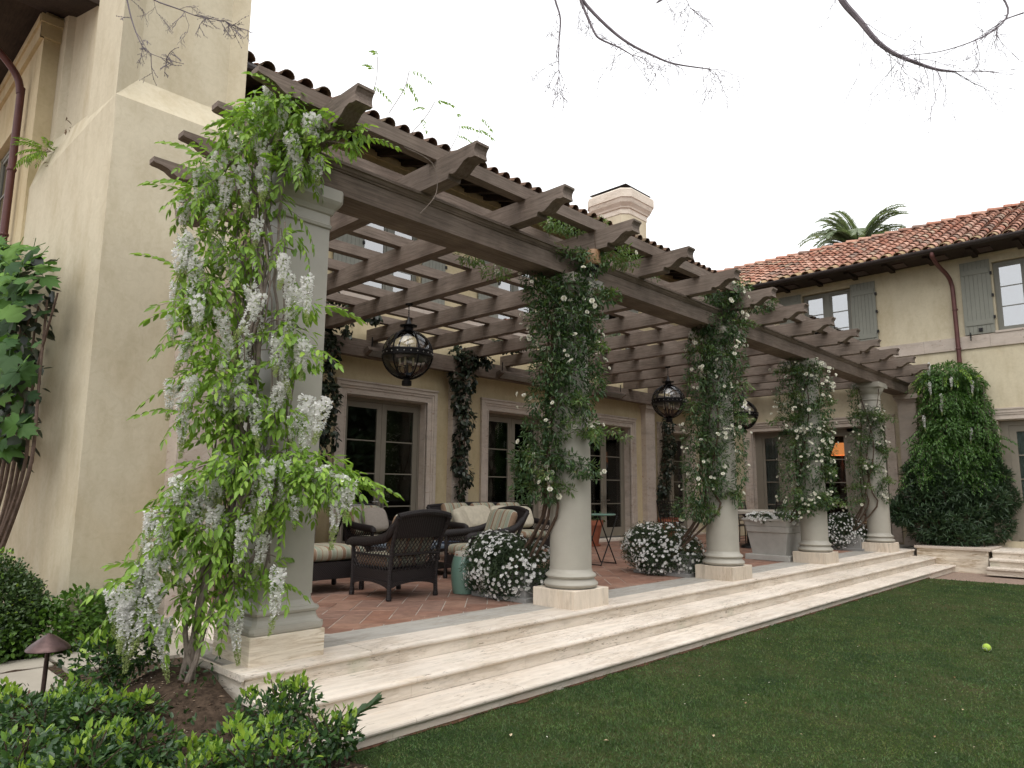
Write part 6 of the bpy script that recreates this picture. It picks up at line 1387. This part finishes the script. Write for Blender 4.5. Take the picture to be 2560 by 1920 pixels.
# fern growing out of the chimney shoulder
t=tag(empty('wall_fern',(-.44,5.95,5.88)),'small green fern growing out of the chimney shoulder','fern')
fr=spray_mesh('frond',[M['wist'],M['vinestem']],9,.34,.07,.02,.5)
for k in range(16): o=place(fr,'frond',t,(0,random.gauss(0,.06),0)); o.rotation_euler=(0,random.uniform(-.6,.5),math.pi+random.gauss(0,.9))
dr=randcol('dry_fern',[(0,(.16,.10,.06)),(1,(.24,.16,.10))],'island',.9)
foliage('dry_fronds',[(.06,-.12,-.18,.08,.18),(.10,-.5,.25,.07,.12)],160,.09,.012,dr,t,'oval',.8,.2)
# ================================================================== box ball, hedge, bed shrubs
t=tag(empty('boxwood_shrub',(-1.0,3.68,ZL)),'clipped round boxwood at the foot of the chimney','shrub')
foliage('foliage',[(-.1,0,.60,.56,.52),(.22,-.10,.45,.36,.40),(-.5,.15,.62,.4,.5),(0,0,.25,.5,.3),(0,-.1,.45,.58,.5)],2300,.034,.021,M['box'],t,'oval',-.3,.65,None,.3,(M['shrub_tip'],.05))
tag(foliage('new_growth',[(-.15,.05,1.02,.4,.10),(-.5,.1,1.05,.3,.1)],330,.030,.018,M['shrub_tip'],t,'oval',-.8,.5),kind='stuff')
t=tag(empty('low_hedge',(-.2,3.42,ZL)),'low leafy hedge between the path and the chimney','hedge')
foliage('foliage',[(-1.5,-.05,.27,.34,.26),(-1.1,-.08,.26,.34,.27),(-.72,-.08,.26,.3,.26),(-.35,-.05,.28,.3,.28),(0.0,-.03,.34,.3,.33),(.32,-.02,.33,.28,.33),(.55,.0,.24,.24,.26),(-2.0,-.05,.27,.4,.27),(-2.6,0,.28,.4,.28)],700,.062,.036,M['hedge'],t,'oval',-.15,.6)
SH=[(-.62,.75,.50,.34,'bright green shrub nearest the path light'),(-1.12,.30,.36,.34,'dark leafy shrub at the left edge of the bed'),(-.95,-.52,.34,.32,'leafy shrub in the middle of the bed foreground'),(-.60,-.75,.16,.22,'yellow tipped shrub in the foreground bed'),(-.10,-.72,.36,.26,'bright shrub crowding the left end of the stone steps'),(-1.45,-.25,.34,.36,'low shrub at the lower left corner'),(-.38,-1.12,.36,.30,'yellow green shrub at the bottom of the photo by the steps'),(-1.42,.78,.30,.34,'low shrub left of the path light'),(-.02,-1.15,.30,.2,'small shrub at the corner of the lowest step'),(-1.0,.68,.26,.28,'dark low shrub under the path light'),(-.85,-.02,.22,.22,'low dark shrub behind the yellow tipped one'),(-1.25,-.75,.32,.3,'shrub at the bottom left edge'),(-.80,-1.0,.24,.26,'yellow tipped shrub at the bottom edge')]
for k,(x,y,h,r,l) in enumerate(SH):
    t=tag(empty('garden_shrub',(x,y,soilz(x,y)-.02)),l,'shrub','shrubs in the foreground bed')
    bl=[(random.gauss(0,.35)*r,random.gauss(0,.35)*r,h*random.uniform(.35,.75),r*random.uniform(.5,.75),h*random.uniform(.28,.42)) for _ in range(5)]
    foliage('foliage',bl,520,.047,.023,M['shrub'],t,'oval',-.35,.5,None,.4,(M['shrub_tip'],.04 if k%3 else .12))
    tips=[(b_[0]+random.gauss(0,.1)*r,b_[1]+random.gauss(0,.1)*r,b_[2]+b_[4]*.95,.06,.05) for b_ in bl for _ in range(3)]
    tag(foliage('new_growth',[q for q in tips if random.random()<(.9 if k in (3,6,14,0,4,9) else .5)],330,.05,.024,M['shrub_tip'],t,'oval',-1.2,.2),kind='stuff')
    b=MB()
    for q in bl:
        for j in range(3): b.tube(smoothpath([(random.gauss(0,.03),random.gauss(0,.03),0),(q[0]*.6,q[1]*.6,q[2]*.6),(q[0]+random.gauss(0,.08),q[1]+random.gauss(0,.08),q[2]+q[4]*1.05)],3),.004,4)
    b.obj('stems',M['rosestem'],t)
# sprig arching over the lowest step
t=tag(empty('step_sprig',(.02,-1.06,ZL)),'grey green sprig with paired leaves arching over the lowest step','plant')
b=MB(); pts=smoothpath([(0,0,0),(.05,-.02,.17),(.15,-.04,.26),(.27,-.06,.32)],4); b.tube(pts,.004,5); b.obj('stem',M['rosestem'],t)
sm=MB(); sm.add([(0,0,0),(.04,.02,.004),(.085,.018,-.002),(.11,0,-.012),(.085,-.018,-.002),(.04,-.02,.004)],[(0,1,2,3),(0,3,4,5)]); sprm=sm.mesh('sprig_leaf',M['olive'])
for i,p in enumerate(pts[4:]):
    for s in (-1,1): o=place(sprm,'sprig_leaf',t,tuple(p)); o.rotation_euler=(s*.5,-.35-.1*(i%3),s*(1.0-.08*i)-.3)
o=place(sprm,'sprig_leaf',t,tuple(pts[-1])); o.rotation_euler=(0,-.9,-.3)
# red bromeliad at the path light
t=tag(empty('red_plant',(-1.12,.98,ZL)),'small red leaved plant beside the path light stem','plant')
bl=MB(); bl.add([(0,0,0),(.06,.022,.03),(.15,0,.05),(.06,-.022,.03)],[(0,1,2),(0,2,3)]); bm=bl.mesh('red_leaf',M['redleaf'])
for k in range(9): o=place(bm,'red_leaf',t,(0,0,.14)); o.rotation_euler=(0,random.uniform(-.9,-.1),2*math.pi*k/9)
b=MB(); b.tube([(0,0,0),(0,0,.15)],.008,5); b.obj('stem',M['redleaf'],t)
# mulch litter
Pm=[];
for k in range(5200):
    x,y=random.uniform(-2,.9),random.uniform(-3,2.6)
    if in_bed(x,y): Pm.append((x,y,soilz(x,y)+.006))
Pm=np.array(Pm); n=len(Pm); V,F=leaves(Pm,rdir(n)*np.array([1,1,.25]),np.tile([0,0,1.],(n,1))+rdir(n)*.4,rng.uniform(.015,.05,n),rng.uniform(.008,.02,n),'dia')
lit=randcol('mulch_chips',[(0,(.05,.03,.02)),(.4,(.11,.07,.045)),(.8,(.20,.14,.095)),(1,(.36,.28,.20))],'island',.95)
tag(place(npmesh('leaf_litter',[(V,F,0)],lit),'leaf_litter',bpy.data.objects['flower_bed']),kind='stuff')
# low sprouts over the bed
Ps=[]
for k in range(520):
    x,y=random.uniform(-2.2,.7),random.uniform(-2.5,1.9)
    if in_bed(x,y): Ps.append((x,y,soilz(x,y)+.05,.05,.06))
tag(foliage('ground_cover',Ps,110,.042,.02,M['shrub'],bpy.data.objects['flower_bed'],'oval',-.6,.3),kind='stuff')
# ================================================================== palm beyond the wing
t=tag(empty('palm_tree',(35,6.3,-.4)),'palm crown showing above the wing roof','palm')
b=MB(); b.tube([(0,0,0),(0,0,14.2)],[.5,.42],12); b.lathe([(.42,13.2),(.75,13.7),(.7,14.2),(.2,14.8)],seg=14); b.obj('trunk',M['palmtrunk'],t,smooth=True)
for k in range(52):
    el=random.uniform(-.15,1.35); az=random.random()*6.28; Lf=random.uniform(2.5,3.3)
    pts=[]
    for i in range(11):
        u=i/10; e=el-u*u*1.35; 
        if i==0: p=Vector((0,0,14.2)); 
        else: p=p+Vector((math.cos(az)*math.cos(e),math.sin(az)*math.cos(e),math.sin(e)))*(Lf/10)
        pts.append(p.copy())
    b=MB(); b.tube(pts,[.05*(1-.8*i/10) for i in range(11)],5)
    P=[];D=[];N=[];LL=[]
    side=Vector((-math.sin(az),math.cos(az),0))
    for i in range(1,11):
        dv=(pts[i]-pts[i-1]).normalized(); upv=side.cross(dv)
        for q in range(3):
            p=pts[i-1].lerp(pts[i],q/3)
            for s in (-1,1): P.append(p); D.append(side*s*.8+dv*.75+upv*.25*abs(1)); N.append(-upv if False else upv); LL.append(.62*(1-.06*abs(i-5))+random.uniform(-.05,.05))
    V,F=leaves(np.array(P),np.array([tuple(d) for d in D]),np.array([tuple(n_) for n_ in N]),np.array(LL),np.full(len(P),.10),'dia')
    Vb=np.array(b.v); q4=np.array([f for f in b.f if len(f)==4])
    place(npmesh('frond',[(V,F,0),(Vb,[q4],0)],[M['palm']]),'frond',t)
# ================================================================== bare tree overhead
t=tag(empty('bare_tree',(-3.5,-12,ZL)),'bare leafless branches reaching in overhead','tree'); TP=Matrix.Translation((3.5,12,-ZL))
b=MB(); b.tube(smoothpath([(-3.5,-12,ZL-.1),(-3.45,-11.9,1.5),(-3.3,-11.6,3.4),(-3.0,-11.1,5.2)],5),[.30-.10*i/15 for i in range(16)],14); b.obj('trunk',M['twig'],t,smooth=True).matrix_parent_inverse=TP
def limb(end,r0,r1):
    P=smoothpath([(-3.1,-11.2,4.8),(-2.4,-9.6,6.6),((-2.4+end[0])/2,(-9.6+end[1])/2,7.6),(end[0],end[1],end[2])],6); n=len(P)
    b=MB(); b.tube(P,[r0+(r1-r0)*i/(n-1) for i in range(n)],8); b.obj('limb',M['twig'],t,smooth=True).matrix_parent_inverse=TP
def branch(P,r0,twn,tl):
    P=smoothpath(P,4); n=len(P); b=MB(); b.tube(P,[r0*(1-.72*i/(n-1)) for i in range(n)],6)
    def twig(p,d,L,r,depth):
        pts=[p]; q=p.copy(); dd=d.copy()
        for i in range(5):
            dd=(dd+Vector((random.gauss(0,.2),random.gauss(0,.2),random.gauss(-.06,.18)))).normalized(); q=q+dd*(L/5); pts.append(q.copy())
            b.lathe([(.0005,-.006),(r*1.4,0),(.0005,.006)],tuple(q),4)
        b.tube(pts,[r*(1-.55*i/5) for i in range(6)],4,False)
        if depth:
            for i in (1,2,3,4):
                if random.random()<.55: twig(pts[i],(dd+Vector((random.gauss(0,.8),random.gauss(0,.8),random.gauss(-.2,.5)))).normalized(),L*random.uniform(.35,.6),r*.65,depth-1)
    for k in range(twn):
        i=int((random.random()**.55)*(n-1)); d=(P[min(i+1,n-1)]-P[max(0,i-1)]).normalized()
        dd=(d*.5+Vector((random.gauss(0,.7),random.gauss(0,.7),random.gauss(-.35,.5)))).normalized()
        twig(Vector(P[i]),dd,random.uniform(.4,1)*tl,random.uniform(.0016,.0034),2)
    for k in range(5):
        dd=((P[-1]-P[-3]).normalized()*.8+Vector((random.gauss(0,.5),random.gauss(0,.5),random.gauss(-.4,.4)))).normalized(); twig(Vector(P[-1]),dd,random.uniform(.5,1)*tl,.003,2)
    b.obj('branch',M['twig'],t).matrix_parent_inverse=TP
limb(BA[0],.10,.02); branch(BA,.014,9,.42)
limb(BB[0],.10,.024); branch(BB,.016,9,.5); branch(BC,.019,15,.55); branch(BI,.008,7,.4)
limb(BD[0],.12,.036); branch(BD,.032,20,.8)
limb(BG[0],.08,.016); branch(BG,.010,10,.6); branch(BH,.008,6,.4)
limb(BE[0],.06,.010); branch(BE,.0065,7,.22); branch(BF,.0065,8,.25)

# trees across the lawn, behind the camera: they show in the door glass
t=tag(empty('garden_trees',(18,-19,ZL)),'garden trees across the lawn seen only as reflections in the doors',kind='stuff')
GT=[]
for x,y,h in ((-14,-15,8),(-7,-19,9),(2,-21,8),(9,-20,9),(15,-18,8),(21,-17,9),(27,-15,8),(33,-12,9),(38,-7,8),(-20,-8,9),(-22,0,8)):
    for k in range(6): GT.append((x-18+random.gauss(0,1.2),y+19+random.gauss(0,1.2),h*random.uniform(.25,.8),2.4,2.0))
foliage('tree_crowns',GT,26,.55,.36,M['olive'],t,'oval',.3,.4)
b=MB()
for x,y in ((-14,-15),(-7,-19),(2,-21),(9,-20),(15,-18),(21,-17),(27,-15),(33,-12),(38,-7),(-20,-8),(-22,0)): b.tube([(x-18,y+19,0),(x-18,y+19,5)],[.25,.12],8)
b.obj('tree_trunks',M['twig'],t)
